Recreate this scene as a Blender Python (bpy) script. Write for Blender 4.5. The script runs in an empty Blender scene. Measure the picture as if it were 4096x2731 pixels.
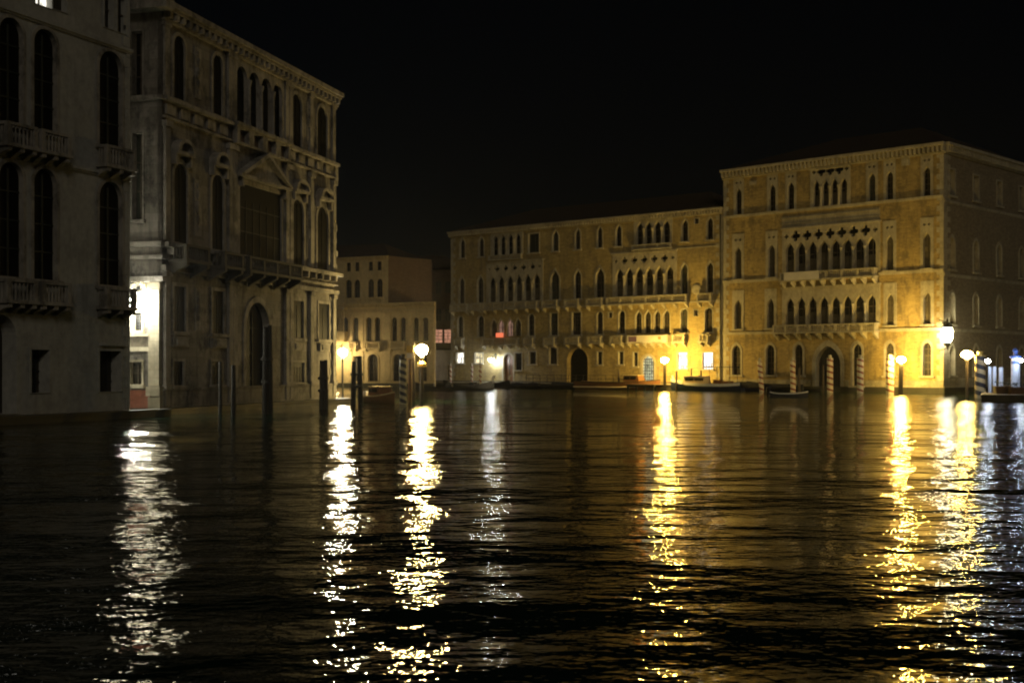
import bpy, bmesh, math, random
from mathutils import Vector, Matrix
from mathutils.geometry import delaunay_2d_cdt

random.seed(7)
PI = math.pi
SC = bpy.context.scene
COL = SC.collection

# ------------------------------------------------------------------ camera
FPX, HZ, CX, CH = 5090.0, 1471.6, 2048.0, 2.66     # lens and eye height, measured from the vanishing lines
cam = bpy.data.cameras.new("camera")
cam_o = bpy.data.objects.new("camera", cam)
COL.objects.link(cam_o)
SC.camera = cam_o
cam.sensor_width = 36
cam.lens = 36 * FPX / 4096
cam.shift_y = (HZ - 1365.5) / 4096
cam.clip_start, cam.clip_end = 0.2, 2500
cam_o.location = (0, 0, CH)
cam_o.rotation_euler = (PI / 2, 0, 0)
cam.dof.use_dof = True
cam.dof.focus_distance = 24
cam.dof.aperture_fstop = 2.1

# ------------------------------------------------------------------ sky, moon-dim sun, exposure
world = bpy.data.worlds.new("World")
SC.world = world
world.use_nodes = True
wn = world.node_tree
wn.nodes.clear()
sky = wn.nodes.new("ShaderNodeTexSky")
sky.sky_type = 'NISHITA'
sky.sun_disc = False
sky.sun_elevation = math.radians(26)
sky.sun_rotation = math.radians(164)
bg = wn.nodes.new("ShaderNodeBackground")
bg.inputs[1].default_value = 0.00022
wo = wn.nodes.new("ShaderNodeOutputWorld")
wn.links.new(sky.outputs[0], bg.inputs[0])
wn.links.new(bg.outputs[0], wo.inputs[0])

sun = bpy.data.lights.new("sun", 'SUN')
sun.energy = 0.21
sun.angle = math.radians(14)
sun.color = (1, .88, .68)
sun_o = bpy.data.objects.new("sun", sun)
COL.objects.link(sun_o)
sd = Vector((0.24, -0.84, 0.45)).normalized()       # towards the light
sun_o.rotation_euler = sd.to_track_quat('Z', 'Y').to_euler()

SC.view_settings.view_transform = 'Standard'
SC.view_settings.look = 'None'
SC.view_settings.exposure = 0
SC.view_settings.gamma = 1
SC.render.engine = 'CYCLES'
SC.cycles.max_bounces = 5
SC.cycles.diffuse_bounces = 2
SC.cycles.glossy_bounces = 3
SC.cycles.sample_clamp_indirect = 40
SC.cycles.caustics_reflective = False
SC.cycles.caustics_refractive = False
SC.cycles.filter_width = 1.9

# ------------------------------------------------------------------ materials
def nodes(name):
    m = bpy.data.materials.new(name)
    m.use_nodes = True
    nt = m.node_tree
    b = nt.nodes["Principled BSDF"]
    return m, nt, b

def N(nt, t, **kw):
    n = nt.nodes.new(t)
    for k, v in kw.items():
        setattr(n, k, v)
    return n

def mathn(nt, op, a, b=None, c=None):
    n = nt.nodes.new("ShaderNodeMath")
    n.operation = op
    for i, v in enumerate((a, b, c)):
        if v is None:
            continue
        if isinstance(v, (int, float)):
            n.inputs[i].default_value = v
        else:
            nt.links.new(v, n.inputs[i])
    return n.outputs[0]

def mixc(nt, fac, a, b, mode='MIX'):
    n = nt.nodes.new("ShaderNodeMix")
    n.data_type = 'RGBA'
    n.blend_type = mode
    for i, v in ((0, fac), (6, a), (7, b)):
        if isinstance(v, (int, float)):
            n.inputs[i].default_value = v
        elif isinstance(v, tuple):
            n.inputs[i].default_value = v if len(v) == 4 else (*v, 1)
        else:
            nt.links.new(v, n.inputs[i])
    return n.outputs[2]

def ramp(nt, src, p0, p1):
    n = nt.nodes.new("ShaderNodeMapRange")
    n.inputs[1].default_value, n.inputs[2].default_value = p0, p1
    nt.links.new(src, n.inputs[0])
    return n.outputs[0]

def noise(nt, vec, scale, detail=4, stretch=None, rough=.6):
    n = nt.nodes.new("ShaderNodeTexNoise")
    n.inputs['Scale'].default_value = scale
    n.inputs['Detail'].default_value = detail
    n.inputs['Roughness'].default_value = rough
    if stretch:
        mp = nt.nodes.new("ShaderNodeMapping")
        mp.inputs['Scale'].default_value = stretch
        nt.links.new(vec, mp.inputs[0])
        vec = mp.outputs[0]
    nt.links.new(vec, n.inputs['Vector'])
    return n.outputs['Fac']

def masonry(name, c1, c2, stain, rough=.85, bricks=None, mortar=None, patch=.35, streak=.5, bump=.4, crust=0):
    """weathered wall: two mottled tones, brick or ashlar courses, dark rain streaks and patches"""
    m, nt, b = nodes(name)
    tc = N(nt, "ShaderNodeTexCoord").outputs['Object']
    n1 = noise(nt, tc, patch, 6)
    col = mixc(nt, ramp(nt, n1, .35, .65), c1, c2)
    n2 = noise(nt, tc, 3.0, 5)
    col = mixc(nt, ramp(nt, n2, .3, .8), col, tuple(.6 * v for v in c1))
    h = n2
    if bricks:
        sep = N(nt, "ShaderNodeSeparateXYZ")
        nt.links.new(tc, sep.inputs[0])
        cb = N(nt, "ShaderNodeCombineXYZ")
        nt.links.new(mathn(nt, 'ADD', sep.outputs[0], sep.outputs[1]), cb.inputs[0])
        nt.links.new(sep.outputs[2], cb.inputs[1])
        bt = N(nt, "ShaderNodeTexBrick")
        nt.links.new(cb.outputs[0], bt.inputs['Vector'])
        bt.inputs['Scale'].default_value = 1
        bt.inputs['Brick Width'].default_value = bricks[0]
        bt.inputs['Row Height'].default_value = bricks[1]
        bt.inputs['Mortar Size'].default_value = bricks[2]
        bt.inputs['Color1'].default_value = (1, 1, 1, 1)
        bt.inputs['Color2'].default_value = (.62, .6, .56, 1)
        bt.inputs['Mortar'].default_value = (*mortar, 1)
        col = mixc(nt, .8, col, bt.outputs['Color'], 'MULTIPLY')
    st = noise(nt, tc, 1.3, 5, (1.6, 1.6, .16))
    col = mixc(nt, mathn(nt, 'MULTIPLY', ramp(nt, st, .52, .75), streak), col, stain)
    if crust:
        cr = noise(nt, tc, .55, 9, (1.2, 1.2, .8), .75)
        col = mixc(nt, mathn(nt, 'MULTIPLY', ramp(nt, cr, .49, .60), crust), col, stain)
        pale = noise(nt, tc, .35, 6, (1, 1, .5), .7)
        col = mixc(nt, mathn(nt, 'MULTIPLY', ramp(nt, pale, .55, .66), crust * .5), col, tuple(min(.8, 1.35 * v) for v in c1))
    nt.links.new(col, b.inputs['Base Color'])
    b.inputs['Roughness'].default_value = rough
    bp = N(nt, "ShaderNodeBump")
    bp.inputs['Strength'].default_value = bump
    bp.inputs['Distance'].default_value = .05
    nt.links.new(h, bp.inputs['Height'])
    nt.links.new(bp.outputs[0], b.inputs['Normal'])
    return m

def simple(name, col, rough=.7, var=.35, scale=3., metal=0, stretch=None, spec=.5):
    m, nt, b = nodes(name)
    tc = N(nt, "ShaderNodeTexCoord").outputs['Object']
    n = noise(nt, tc, scale, 4, stretch)
    c = mixc(nt, ramp(nt, n, .3, .7), col, tuple(v * (1 - var) for v in col))
    nt.links.new(c, b.inputs['Base Color'])
    b.inputs['Roughness'].default_value = rough
    b.inputs['Metallic'].default_value = metal
    b.inputs['Specular IOR Level'].default_value = spec
    return m

def glow(name, col, strength, base=(.6, .6, .55)):
    m, nt, b = nodes(name)
    b.inputs['Base Color'].default_value = (*base, 1)
    b.inputs['Emission Color'].default_value = (*col, 1)
    b.inputs['Emission Strength'].default_value = strength
    return m

def lit_room(name, col, strength, scale=2.2):
    """a lamp-lit room seen through glass: uneven brightness (curtain, furniture, lamp)"""
    m, nt, b = nodes(name)
    tc = N(nt, "ShaderNodeTexCoord").outputs['Object']
    n = noise(nt, tc, scale, 2)
    b.inputs['Base Color'].default_value = (.1, .1, .1, 1)
    b.inputs['Emission Color'].default_value = (*col, 1)
    nt.links.new(mathn(nt, 'MULTIPLY', ramp(nt, n, .2, .7), strength), b.inputs['Emission Strength'])
    return m

def spiral(name, ca, cb_, pitch, sign=1, rough=.5, thr=.42):
    m, nt, b = nodes(name)
    tc = N(nt, "ShaderNodeTexCoord").outputs['Object']
    sep = N(nt, "ShaderNodeSeparateXYZ")
    nt.links.new(tc, sep.inputs[0])
    ang = mathn(nt, 'ARCTAN2', sep.outputs[1], sep.outputs[0])
    ph = mathn(nt, 'ADD', mathn(nt, 'DIVIDE', sep.outputs[2], pitch), mathn(nt, 'MULTIPLY', ang, sign / (2 * PI)))
    fr = mathn(nt, 'FRACT', ph)
    st = mathn(nt, 'GREATER_THAN', fr, thr)
    wear = noise(nt, tc, 5, 4)
    c = mixc(nt, st, ca, cb_)
    c = mixc(nt, mathn(nt, 'MULTIPLY', ramp(nt, wear, .5, .8), .5), c, (.12, .10, .07))
    nt.links.new(c, b.inputs['Base Color'])
    b.inputs['Roughness'].default_value = rough
    return m

M = {}
M['stone'] = masonry('istrian_stone', (.50, .45, .33), (.41, .37, .27), (.16, .14, .10), bricks=(1.3, .42, .012), mortar=(.6, .58, .55), streak=.5, crust=.5)
M['stone_plain'] = masonry('carved_stone', (.50, .45, .33), (.40, .36, .26), (.16, .14, .10), streak=.45, crust=.45)
M['brick'] = masonry('old_brick', (.52, .39, .155), (.38, .28, .115), (.10, .08, .045), bricks=(.52, .17, .02), mortar=(.85, .82, .72), streak=.5, patch=.22, crust=.65)
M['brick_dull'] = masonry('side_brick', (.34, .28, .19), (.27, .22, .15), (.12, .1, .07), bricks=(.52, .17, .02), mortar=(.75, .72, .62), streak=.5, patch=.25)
M['ochre'] = masonry('ochre_plaster_brick', (.52, .405, .17), (.40, .31, .13), (.14, .11, .07), bricks=(.52, .17, .015), mortar=(.8, .78, .7), streak=.6, patch=.18, crust=.5)
M['grey_stone'] = masonry('grey_palace_stone', (.36, .335, .30), (.21, .195, .175), (.034, .032, .030), bricks=(1.6, .55, .012), mortar=(.45, .45, .43), streak=.75, patch=.3, crust=.85)
M['grey_trim'] = masonry('grey_carved_trim', (.43, .40, .355), (.26, .24, .215), (.05, .048, .042), crust=.7, streak=.7, patch=.6)
M['grey_plaster'] = masonry('grey_plaster', (.50, .495, .46), (.40, .395, .37), (.17, .165, .15), streak=.4, patch=.25, bump=.2, crust=.35)
M['whitewash'] = masonry('whitewashed_wall', (.75, .68, .62), (.62, .55, .5), (.25, .2, .17), streak=.4, patch=.5, crust=.3)
M['soot'] = masonry('sooty_stone', (.13, .12, .10), (.09, .082, .068), (.04, .037, .03), streak=.5)
M['cream'] = masonry('cream_plaster', (.66, .52, .27), (.55, .42, .22), (.22, .17, .1), streak=.35, patch=.4, bump=.2, crust=.3)
M['red_brick'] = masonry('red_brick', (.36, .13, .08), (.27, .10, .06), (.12, .06, .04), bricks=(.26, .085, .012), mortar=(.75, .7, .6), streak=.3)
M['dark_brick'] = masonry('dark_side_brick', (.19, .13, .085), (.14, .095, .06), (.05, .04, .03), bricks=(.52, .17, .02), mortar=(.8, .75, .65))
M['algae'] = masonry('algae_stone', (.055, .05, .032), (.035, .035, .022), (.015, .015, .01), rough=.5)
M['tiles'] = simple('roof_tiles', (.05, .03, .022), .9, .5, 2.)
M['wood'] = simple('weathered_wood', (.09, .07, .05), .85, .55, 4, stretch=(1, 1, .15))
M['dark_wood'] = simple('dark_wet_wood', (.035, .03, .022), .7, .5, 4, stretch=(1, 1, .15))
M['varnish'] = simple('varnished_wood', (.19, .085, .032), .35, .4, 5, stretch=(.2, 1, 1))
M['white_paint'] = simple('white_paint', (.72, .70, .64), .4, .15, 4)
M['cream_paint'] = simple('cream_paint', (.66, .55, .34), .4, .2, 4)
M['navy'] = simple('navy_paint', (.015, .025, .07), .3, .3, 4)
M['black_paint'] = simple('black_paint', (.012, .012, .013), .3, .4, 5)
M['iron'] = simple('dark_iron', (.03, .03, .032), .5, .3, 8, metal=.3)
M['canvas'] = simple('dark_canvas', (.03, .032, .045), .9, .4, 5)
M['cloth'] = simple('white_cloth', (.62, .58, .50), .9, .12, 2)
M['glass'] = simple('dark_window_glass', (.016, .015, .012), .4, .5, 1.2, spec=.18)
M['black_pane'] = simple('dark_panes', (.009, .009, .008), .6, .4, 3, spec=.1)
M['glass_pale'] = simple('pale_window_glass', (.045, .04, .03), .3, .7, .9, spec=.3)
M['blind_dark'] = simple('dark_curtain', (.06, .05, .035), .8, .7, .8, stretch=(1.5, 1, .3))
M['shutter'] = simple('dark_shutter', (.035, .042, .03), .6, .4, 4)
M['blind'] = simple('window_blind', (.13, .11, .075), .7, .6, 1.0, stretch=(.3, .3, 2.2))
M['frame_wood'] = simple('window_frame_wood', (.10, .08, .055), .6, .4, 6)
M['sodium'] = glow('sodium_lamp_glass', (1, .64, .13), 980)
M['sodium_soft'] = glow('sodium_lamp_glass_soft', (1, .64, .15), 380)
M['sodium_big'] = glow('big_lamp_glass', (1, .72, .26), 620)
M['wall_fill'] = glow('wall_fill_lamp_glass', (1, .76, .36), 230)
M['white_lamp'] = glow('white_lamp_glass', (1, .97, .80), 1500)
M['white_small'] = glow('cool_lamp_glass', (.8, .9, 1), 160)
M['room_white'] = lit_room('white_lit_room', (1, .95, .82), 2.6)
M['room_bright'] = lit_room('bright_lit_room', (.96, .97, 1), 4.2)
M['room_green'] = lit_room('pale_lit_hall', (.80, .90, .62), 1.0)
M['room_red'] = lit_room('red_lit_room', (1, .45, .28), .75, 3)
M['room_cream'] = lit_room('cream_lit_room', (1, .85, .5), 1.6)
M['room_dim'] = lit_room('dim_lit_room', (1, .55, .4), .30)
M['red_box'] = glow('red_backlit_panel', (1, .22, .10), .9, (.5, .05, .02))
M['purple'] = simple('purple_print', (.16, .09, .15), .9, .2)
M['orange'] = simple('orange_print', (.5, .2, .06), .9, .2)
M['leaf'] = simple('dark_leaves', (.03, .045, .018), .7, .4, 8)
M['red_white'] = spiral('red_white_spiral', (.22, .055, .035), (.60, .54, .42), .64, thr=.38)
M['navy_cream'] = spiral('navy_cream_spiral', (.02, .025, .05), (.66, .58, .36), .52, thr=.52)
M['navy_cream_wide'] = spiral('navy_cream_wide_spiral', (.02, .025, .06), (.66, .55, .34), .78, thr=.5)
M['blue_white'] = simple('blue_white_paint', (.55, .60, .75), .5, .2, 3)
M['blue'] = simple('blue_paint', (.05, .10, .35), .5, .3, 3)
M['gold'] = simple('gilded_paint', (.6, .42, .1), .35, .2, 4, metal=.4)

# ------------------------------------------------------------------ object helpers
def link(o, parent=None):
    COL.objects.link(o)
    if parent is not None:
        o.parent = parent
    return o

def thing(name, label, cat, mat=None, group=None):
    o = bpy.data.objects.new(name, None)
    link(o)
    if mat is not None:
        o.matrix_world = mat
        o.matrix_basis = mat
    o.empty_display_size = .3
    o['label'], o['category'] = label, cat
    if group:
        o['group'] = group
    return o

def obj(name, bm, mats, parent=None, basis=None, smooth=False, label=None):
    me = bpy.data.meshes.new(name)
    bm.to_mesh(me)
    bm.free()
    for m in (mats if isinstance(mats, (list, tuple)) else [mats]):
        me.materials.append(M[m] if isinstance(m, str) else m)
    if smooth:
        for p in me.polygons:
            p.use_smooth = True
    o = bpy.data.objects.new(name, me)
    link(o, parent)
    if basis is not None:
        o.matrix_basis = basis
    if label:
        o['label'] = label
    return o

def top(o, label, cat, group=None):
    o['label'], o['category'] = label, cat
    if group:
        o['group'] = group
    return o

def box(bm, x0, x1, y0, y1, z0, z1, mi=0):
    if x1 < x0: x0, x1 = x1, x0
    if y1 < y0: y0, y1 = y1, y0
    if z1 < z0: z0, z1 = z1, z0
    v = [bm.verts.new(p) for p in ((x0, y0, z0), (x1, y0, z0), (x1, y1, z0), (x0, y1, z0),
                                   (x0, y0, z1), (x1, y0, z1), (x1, y1, z1), (x0, y1, z1))]
    for f in ((3, 2, 1, 0), (4, 5, 6, 7), (0, 1, 5, 4), (1, 2, 6, 5), (2, 3, 7, 6), (3, 0, 4, 7)):
        bm.faces.new([v[i] for i in f]).material_index = mi

def bar(bm, a, b, r0, r1=None, n=8, mi=0):
    r1 = r0 if r1 is None else r1
    a, b = Vector(a), Vector(b)
    d = (b - a).normalized()
    s = d.orthogonal().normalized()
    t = d.cross(s)
    A, B = [], []
    for i in range(n):
        w = math.cos(2 * PI * i / n) * s + math.sin(2 * PI * i / n) * t
        A.append(bm.verts.new(a + w * r0))
        B.append(bm.verts.new(b + w * r1))
    for i in range(n):
        bm.faces.new((A[i], A[(i + 1) % n], B[(i + 1) % n], B[i])).material_index = mi
    bm.faces.new(A[::-1]).material_index = mi
    bm.faces.new(B).material_index = mi

def lathe(bm, prof, n=16, cx=0, cy=0, cz=0, sx=1, sy=1, mi=0):
    rings = []
    for r, z in prof:
        rings.append([bm.verts.new((cx + sx * r * math.cos(2 * PI * i / n), cy + sy * r * math.sin(2 * PI * i / n), cz + z)) for i in range(n)])
    for a, b in zip(rings, rings[1:]):
        for i in range(n):
            bm.faces.new((a[i], a[(i + 1) % n], b[(i + 1) % n], b[i])).material_index = mi
    bm.faces.new(rings[0][::-1]).material_index = mi
    bm.faces.new(rings[-1]).material_index = mi

def prism(bm, pts, y0, y1, mi=0):
    """polygon in (u, z), extruded along y"""
    A = [bm.verts.new((u, y0, z)) for u, z in pts]
    B = [bm.verts.new((u, y1, z)) for u, z in pts]
    n = len(pts)
    bm.faces.new(A).material_index = mi
    bm.faces.new(B[::-1]).material_index = mi
    for i in range(n):
        bm.faces.new((A[i], A[(i + 1) % n], B[(i + 1) % n], B[i])).material_index = mi

def slab(bm, outer, holes, y0, y1, sides=True, mi=0):
    """front face in the plane y0 with real openings; their reveals run back to y1"""
    vs, edges, faces = [], [], []
    for loop in [outer] + holes:
        k = len(vs)
        vs += [Vector(p) for p in loop]
        n = len(loop)
        edges += [(k + i, k + (i + 1) % n) for i in range(n)]
        faces.append([k + i for i in range(n)])
    ov, oe, of, _, _, fo = delaunay_2d_cdt(vs, edges, faces, 1, 1e-5, True)
    bv = [bm.verts.new((p[0], y0, p[1])) for p in ov]
    for f, ids in zip(of, fo):
        if any(i > 0 for i in ids):
            continue
        try:
            bm.faces.new([bv[i] for i in f]).material_index = mi
        except ValueError:
            pass
    for k, loop in enumerate([outer] + holes):
        if k == 0 and not sides:
            continue
        A = [bm.verts.new((u, y0, z)) for u, z in loop]
        B = [bm.verts.new((u, y1, z)) for u, z in loop]
        n = len(loop)
        for i in range(n):
            bm.faces.new((A[i], A[(i + 1) % n], B[(i + 1) % n], B[i])).material_index = mi

def rect(u0, u1, z0, z1):
    return [(u0, z0), (u1, z0), (u1, z1), (u0, z1)]

def arch(u, w, z0, z1, kind, n=7):
    """outline of an opening, w = half width"""
    if kind == 'rect':
        return rect(u - w, u + w, z0, z1)
    H = {'round': w, 'ogee': 1.75 * w, 'point': 1.35 * w}[kind]
    H = min(H, (z1 - z0) * .6)
    zs = z1 - H
    p = [(u - w, z0), (u + w, z0)]
    k = {'round': 0, 'ogee': .34, 'point': .12}[kind]
    right = []
    for i in range(n + 1):
        a = i / n
        right.append((w * math.cos(a * PI / 2) ** (1 if kind == 'round' else .95), H * ((1 - k) * math.sin(a * PI / 2) + k * a ** 4)))
    p += [(u + x, zs + z) for x, z in right[:-1]]
    p.append((u, z1))
    p += [(u - x, zs + z) for x, z in right[-2::-1]]
    return p

def quatrefoil(u, z, r, n=24):
    return [(u + r * (.55 + .45 * abs(math.cos(2 * t)) ** .7) * math.cos(t), z + r * (.55 + .45 * abs(math.cos(2 * t)) ** .7) * math.sin(t))
            for t in (2 * PI * i / n for i in range(n))]

# ------------------------------------------------------------------ facades
def wpt(x, Y):
    return (x - CX) / FPX * Y
def zpt(y, Y):
    return CH + Y * (HZ - y) / FPX
class Facade:
    def __init__(s, X, Y, dx, dy, root=None):
        n = math.hypot(dx, dy)
        s.X, s.Y, s.ex, s.ey = X, Y, dx / n, dy / n
        s.M = Matrix.Translation((X, Y, 0)) @ Matrix.Rotation(math.atan2(dy, dx), 4, 'Z')
        s.root, s.holes, s.wins = root, [], []
    def u(s, x):
        r = (x - CX) / FPX
        return (r * s.Y - s.X) / (s.ex - r * s.ey)
    def z(s, x, y):
        return CH + (s.Y + s.u(x) * s.ey) * (HZ - y) / FPX
    def zz(s, a, b):
        return (s.z(*a) + s.z(*b)) / 2
    def basis(s):
        return s.root.matrix_basis.inverted() @ s.M
    def part(s, name, bm, mats, **kw):
        return obj(name, bm, mats, s.root, s.basis(), **kw)
    def pt(s, u, y, z):
        return s.M @ Vector((u, y, z))
    # ---- one window: hole in the wall, stone surround (part) > pane, frame
    def window(s, x, hw, z0, z1, kind='ogee', trim='stone_plain', glass='glass', tw=.16, panel=None, foils=False,
               bars=(1, 3), sill=True, proud=.06, depth=.38, name='window', label=None, uw=None, barmat='frame_wood', dx=0):
        u = s.u(x) + dx
        w = uw if uw else (s.u(x + hw) - s.u(x - hw)) / 2
        inner = arch(u, w, z0, z1, kind)
        bm = bmesh.new()
        holes = [inner]
        if panel:
            pz = panel
            outer = rect(u - w - tw * 1.6, u + w + tw * 1.6, z0 - .02, pz)
            if foils:
                for q in (-1, 1):
                    holes.append(quatrefoil(u + q * w * .62, (pz + z1) / 2 + .05, w * .40, 16))
        else:
            e = tw * (1.6 if kind in ('ogee', 'point') else 1)
            outer = arch(u, w + tw, z0 - .02, z1 + e, kind)
        if glass == 'glass':
            glass = random.choice(['glass', 'glass', 'glass', 'glass_pale', 'shutter', 'blind_dark'])
        s.holes.append(outer)
        slab(bm, outer, holes, -proud, depth)
        if sill:
            box(bm, u - w - tw * 1.7, u + w + tw * 1.7, -proud - .16, .05, z0 - .22, z0 - .021)
        o = s.part(name, bm, trim, label=label)
        bm = bmesh.new()
        prism(bm, [(p[0], p[1]) for p in outer], depth - .06, depth + .04)
        obj('pane', bm, glass, o)
        if bars:
            bm = bmesh.new()
            nv, nh = bars
            fd = min(.08, max(.02, depth * .25))
            t = .035
            for i in range(nv):
                uu = u - w + 2 * w * (i + 1) / (nv + 1)
                box(bm, uu - t, uu + t, depth - .06 - fd, depth - .061, z0, z1 - w * .35)
            for i in range(nh):
                q = z0 + (z1 - z0) * (i + 1) / (nh + 1)
                box(bm, u - w + .01, u + w - .01, depth - .052 - fd, depth - .065, q - t, q + t)
            obj('frame', bm, barmat, o)
        return o
    def row(s, ws, a, b, kind='ogee', **kw):
        """ws: [(x, half width)]; a, b: (x, ytop, ysill) read at the two ends of the storey"""
        z1 = s.zz((a[0], a[1]), (b[0], b[1]))
        z0 = s.zz((a[0], a[2]), (b[0], b[2]))
        for x, hw in ws:
            s.window(x, hw, z0, z1, kind, **kw)
        return z0, z1
    # ---- a loggia: stone screen with n ogee lights, quatrefoils above, columns between
    def loggia(s, x0, x1, n, z0, z1, ztop, foil_z=None, foil_r=.45, mat='stone_plain', fill=.74, kind='ogee', blind=True, margin=.3, rd=.34, pane='glass'):
        a, b = s.u(x0), s.u(x1)
        sp = (b - a) / n
        w = sp * fill / 2
        holes = [arch(a + sp * (i + .5), w, z0, z1, kind) for i in range(n)]
        if foil_z:
            for i in range(1, n):
                holes.append(quatrefoil(a + sp * i, foil_z, foil_r))
            for i in (0, n):
                holes.append(quatrefoil(a + sp * i + (.18 if i == 0 else -.18) * sp, foil_z, foil_r * .5, 16))
        outer = rect(a - margin, b + margin, z0 - .05, ztop)
        s.holes.append(outer)
        bm = bmesh.new()
        slab(bm, outer, holes, -.08, rd)
        box(bm, a - margin - .1, b + margin + .1, -.22, .0, ztop + .004, ztop + .2)
        o = s.part('loggia', bm, mat)
        H = min((1.75 if kind == 'ogee' else 1.0) * w, (z1 - z0) * .6)
        for i in range(1, n):
            bm = bmesh.new()
            uc = a + sp * i
            zs = z1 - H
            lathe(bm, [(.17, z0), (.17, z0 + .12), (.125, z0 + .2), (.11, zs - .4), (.13, zs - .36), (.2, zs - .1), (.21, zs)], 10, uc, -.12)
            obj('column', bm, mat, o, smooth=False)
        for i in range(n):
            uc = a + sp * (i + .5)
            bm = bmesh.new()
            box(bm, uc - sp / 2 + .004, uc + sp / 2 - .004, rd + .12, rd + .18, z0 - .05, ztop)
            obj('pane', bm, pane, o)
            bm = bmesh.new()
            for q in (.33, .62):
                zq = z0 + (z1 - z0) * q
                box(bm, uc - w, uc + w, rd + .04, rd + .11, zq - .06, zq + .06)
            box(bm, uc - .04, uc + .04, rd + .04, rd + .11, z0, z1 - .3)
            if blind:
                hq = z0 + (z1 - z0) * random.uniform(.35, .6)
                box(bm, uc - w, uc + w, rd + .06, rd + .105, z0, hq, 1)
            obj('frame', bm, [pane if pane == 'black_pane' else 'frame_wood', 'blind'], o)
        return o
    # ---- balcony > balustrade, bracket
    def balcony(s, x0, x1, z0, z1, depth=.9, mat='stone_plain', brk=4, bal=True, brk_h=.75, posts=None, us=None, bdx=.22):
        a, b = us if us else (s.u(x0), s.u(x1))
        bm = bmesh.new()
        box(bm, a - .06, b + .06, -depth - .06, -.07, z0, z0 + .16)
        box(bm, a, b, -depth, -depth + .2, z1 - .14, z1)
        for e in (a, b - .2):
            box(bm, e, e + .2, -depth + .204, -.07, z1 - .14, z1)
        L = b - a
        n = posts or max(1, round(L / 1.9))
        for i in range(n + 1):
            c = a + .12 + (L - .24) * i / n
            box(bm, c - .12, c + .12, -depth + .004, -depth + .19, z0 + .164, z1 - .144)
        o = s.part('balcony', bm, mat)
        if bal:
            bm = bmesh.new()
            k = int(L / bdx)
            for i in range(k):
                c = a + L * (i + .5) / k
                lathe(bm, [(.035, z0 + .165), (.06, z0 + .25 * (z1 - z0) + .1), (.03, z0 + .6 * (z1 - z0)), (.05, z1 - .15)], 6, c, -depth + .1)
            k = int(depth / bdx)
            for e in (a + .1, b - .1):
                for i in range(k):
                    c = -.1 - (depth - .3) * (i + .5) / k
                    bar(bm, (e, c, z0 + .165), (e, c, z1 - .145), .045, n=6)
            obj('balustrade', bm, mat, o)
        for i in range(brk):
            c = a + .2 + (L - .4) * i / max(1, brk - 1)
            bm = bmesh.new()
            y = -depth
            pts = [(y + .02, z0 - .004), (y + .02, z0 - .2), (y * .55, z0 - brk_h * .55), (-.07, z0 - brk_h), (-.07, z0 - .004)]
            A = [bm.verts.new((c - .13, p, q)) for p, q in pts]
            B = [bm.verts.new((c + .13, p, q)) for p, q in pts]
            bm.faces.new(A); bm.faces.new(B[::-1])
            for j in range(len(pts)):
                bm.faces.new((A[j], A[(j + 1) % 5], B[(j + 1) % 5], B[j]))
            obj('bracket', bm, mat, o)
        return o
    def band(s, name, u0, u1, z, h, proud, mat='stone_plain'):
        bm = bmesh.new()
        box(bm, u0, u1, -proud, .0 if proud > .0 else .1, z, z + h)
        box(bm, u0, u1, -proud * .55, .0, z - h * .6, z - .003)
        return s.part(name, bm, mat)
    def cornice(s, u0, u1, z, h=.6, proud=.55, mat='stone_plain', dent=.45):
        bm = bmesh.new()
        box(bm, u0, u1, -proud, 0, z - h * .3, z)
        box(bm, u0, u1, -proud * .3, 0, z - h * 1.1, z - h * .95)
        k = int((u1 - u0) / dent)
        for i in range(k):
            c = u0 + (u1 - u0) * (i + .5) / k
            box(bm, c - dent * .25, c + dent * .25, -proud * .8, 0, z - h * .9, z - h * .303)
        return s.part('cornice', bm, mat)
    def quoins(s, u0, side, z0, z1, mat='stone_plain', w=.75, h=.55):
        bm = bmesh.new()
        z, i = z0, 0
        while z < z1 - .2:
            ww = w if i % 2 else w * .55
            box(bm, u0, u0 + side * ww, -.05, 0, z, min(z + h - .02, z1))
            z += h
            i += 1
        return s.part('quoins', bm, mat)
    def wall(s, u0, u1, z0, z1, mat, depth=.3):
        bm = bmesh.new()
        slab(bm, rect(u0, u1, z0, z1), s.holes, 0, depth, sides=True)
        return s.part('wall', bm, mat)

def body(fac, u0, u1, D, z0, z1, mat, ends=(True, True)):
    """side and back walls of the block behind a facade"""
    bm = bmesh.new()
    if ends[0]: box(bm, u0 + .003, u0 + .3, .31, D, z0, z1)
    if ends[1]: box(bm, u1 - .3, u1 - .003, .31, D, z0, z1)
    box(bm, u0 + .003, u1 - .003, D + .003, D + .3, z0, z1)
    return fac.part('side_wall', bm, mat)

def hip_roof(fac, u0, u1, D, z, rise, over=.5, ridge=.35, mat='tiles', name='roof'):
    bm = bmesh.new()
    a = [(u0 - over, -over, z), (u1 + over, -over, z), (u1 + over, D + over, z), (u0 - over, D + over, z)]
    m = D / 2
    r = [(u0 + m * ridge * 2, m, z + rise), (u1 - m * ridge * 2, m, z + rise)]
    v = [bm.verts.new(p) for p in a + r]
    for f in ((3, 2, 1, 0), (0, 1, 5, 4), (1, 2, 5), (2, 3, 4, 5), (3, 0, 4)):
        bm.faces.new([v[i] for i in f])
    return fac.part(name, bm, mat)

def chimney(parent, basis, x, y, z0, z1):
    bm = bmesh.new()
    box(bm, x - .45, x + .45, y - .45, y + .45, z0, z1)
    box(bm, x - .65, x + .65, y - .65, y + .65, z1 + .003, z1 + .5)
    return obj('chimney', bm, 'dark_brick', parent, basis if parent.type == 'EMPTY' else None)

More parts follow.
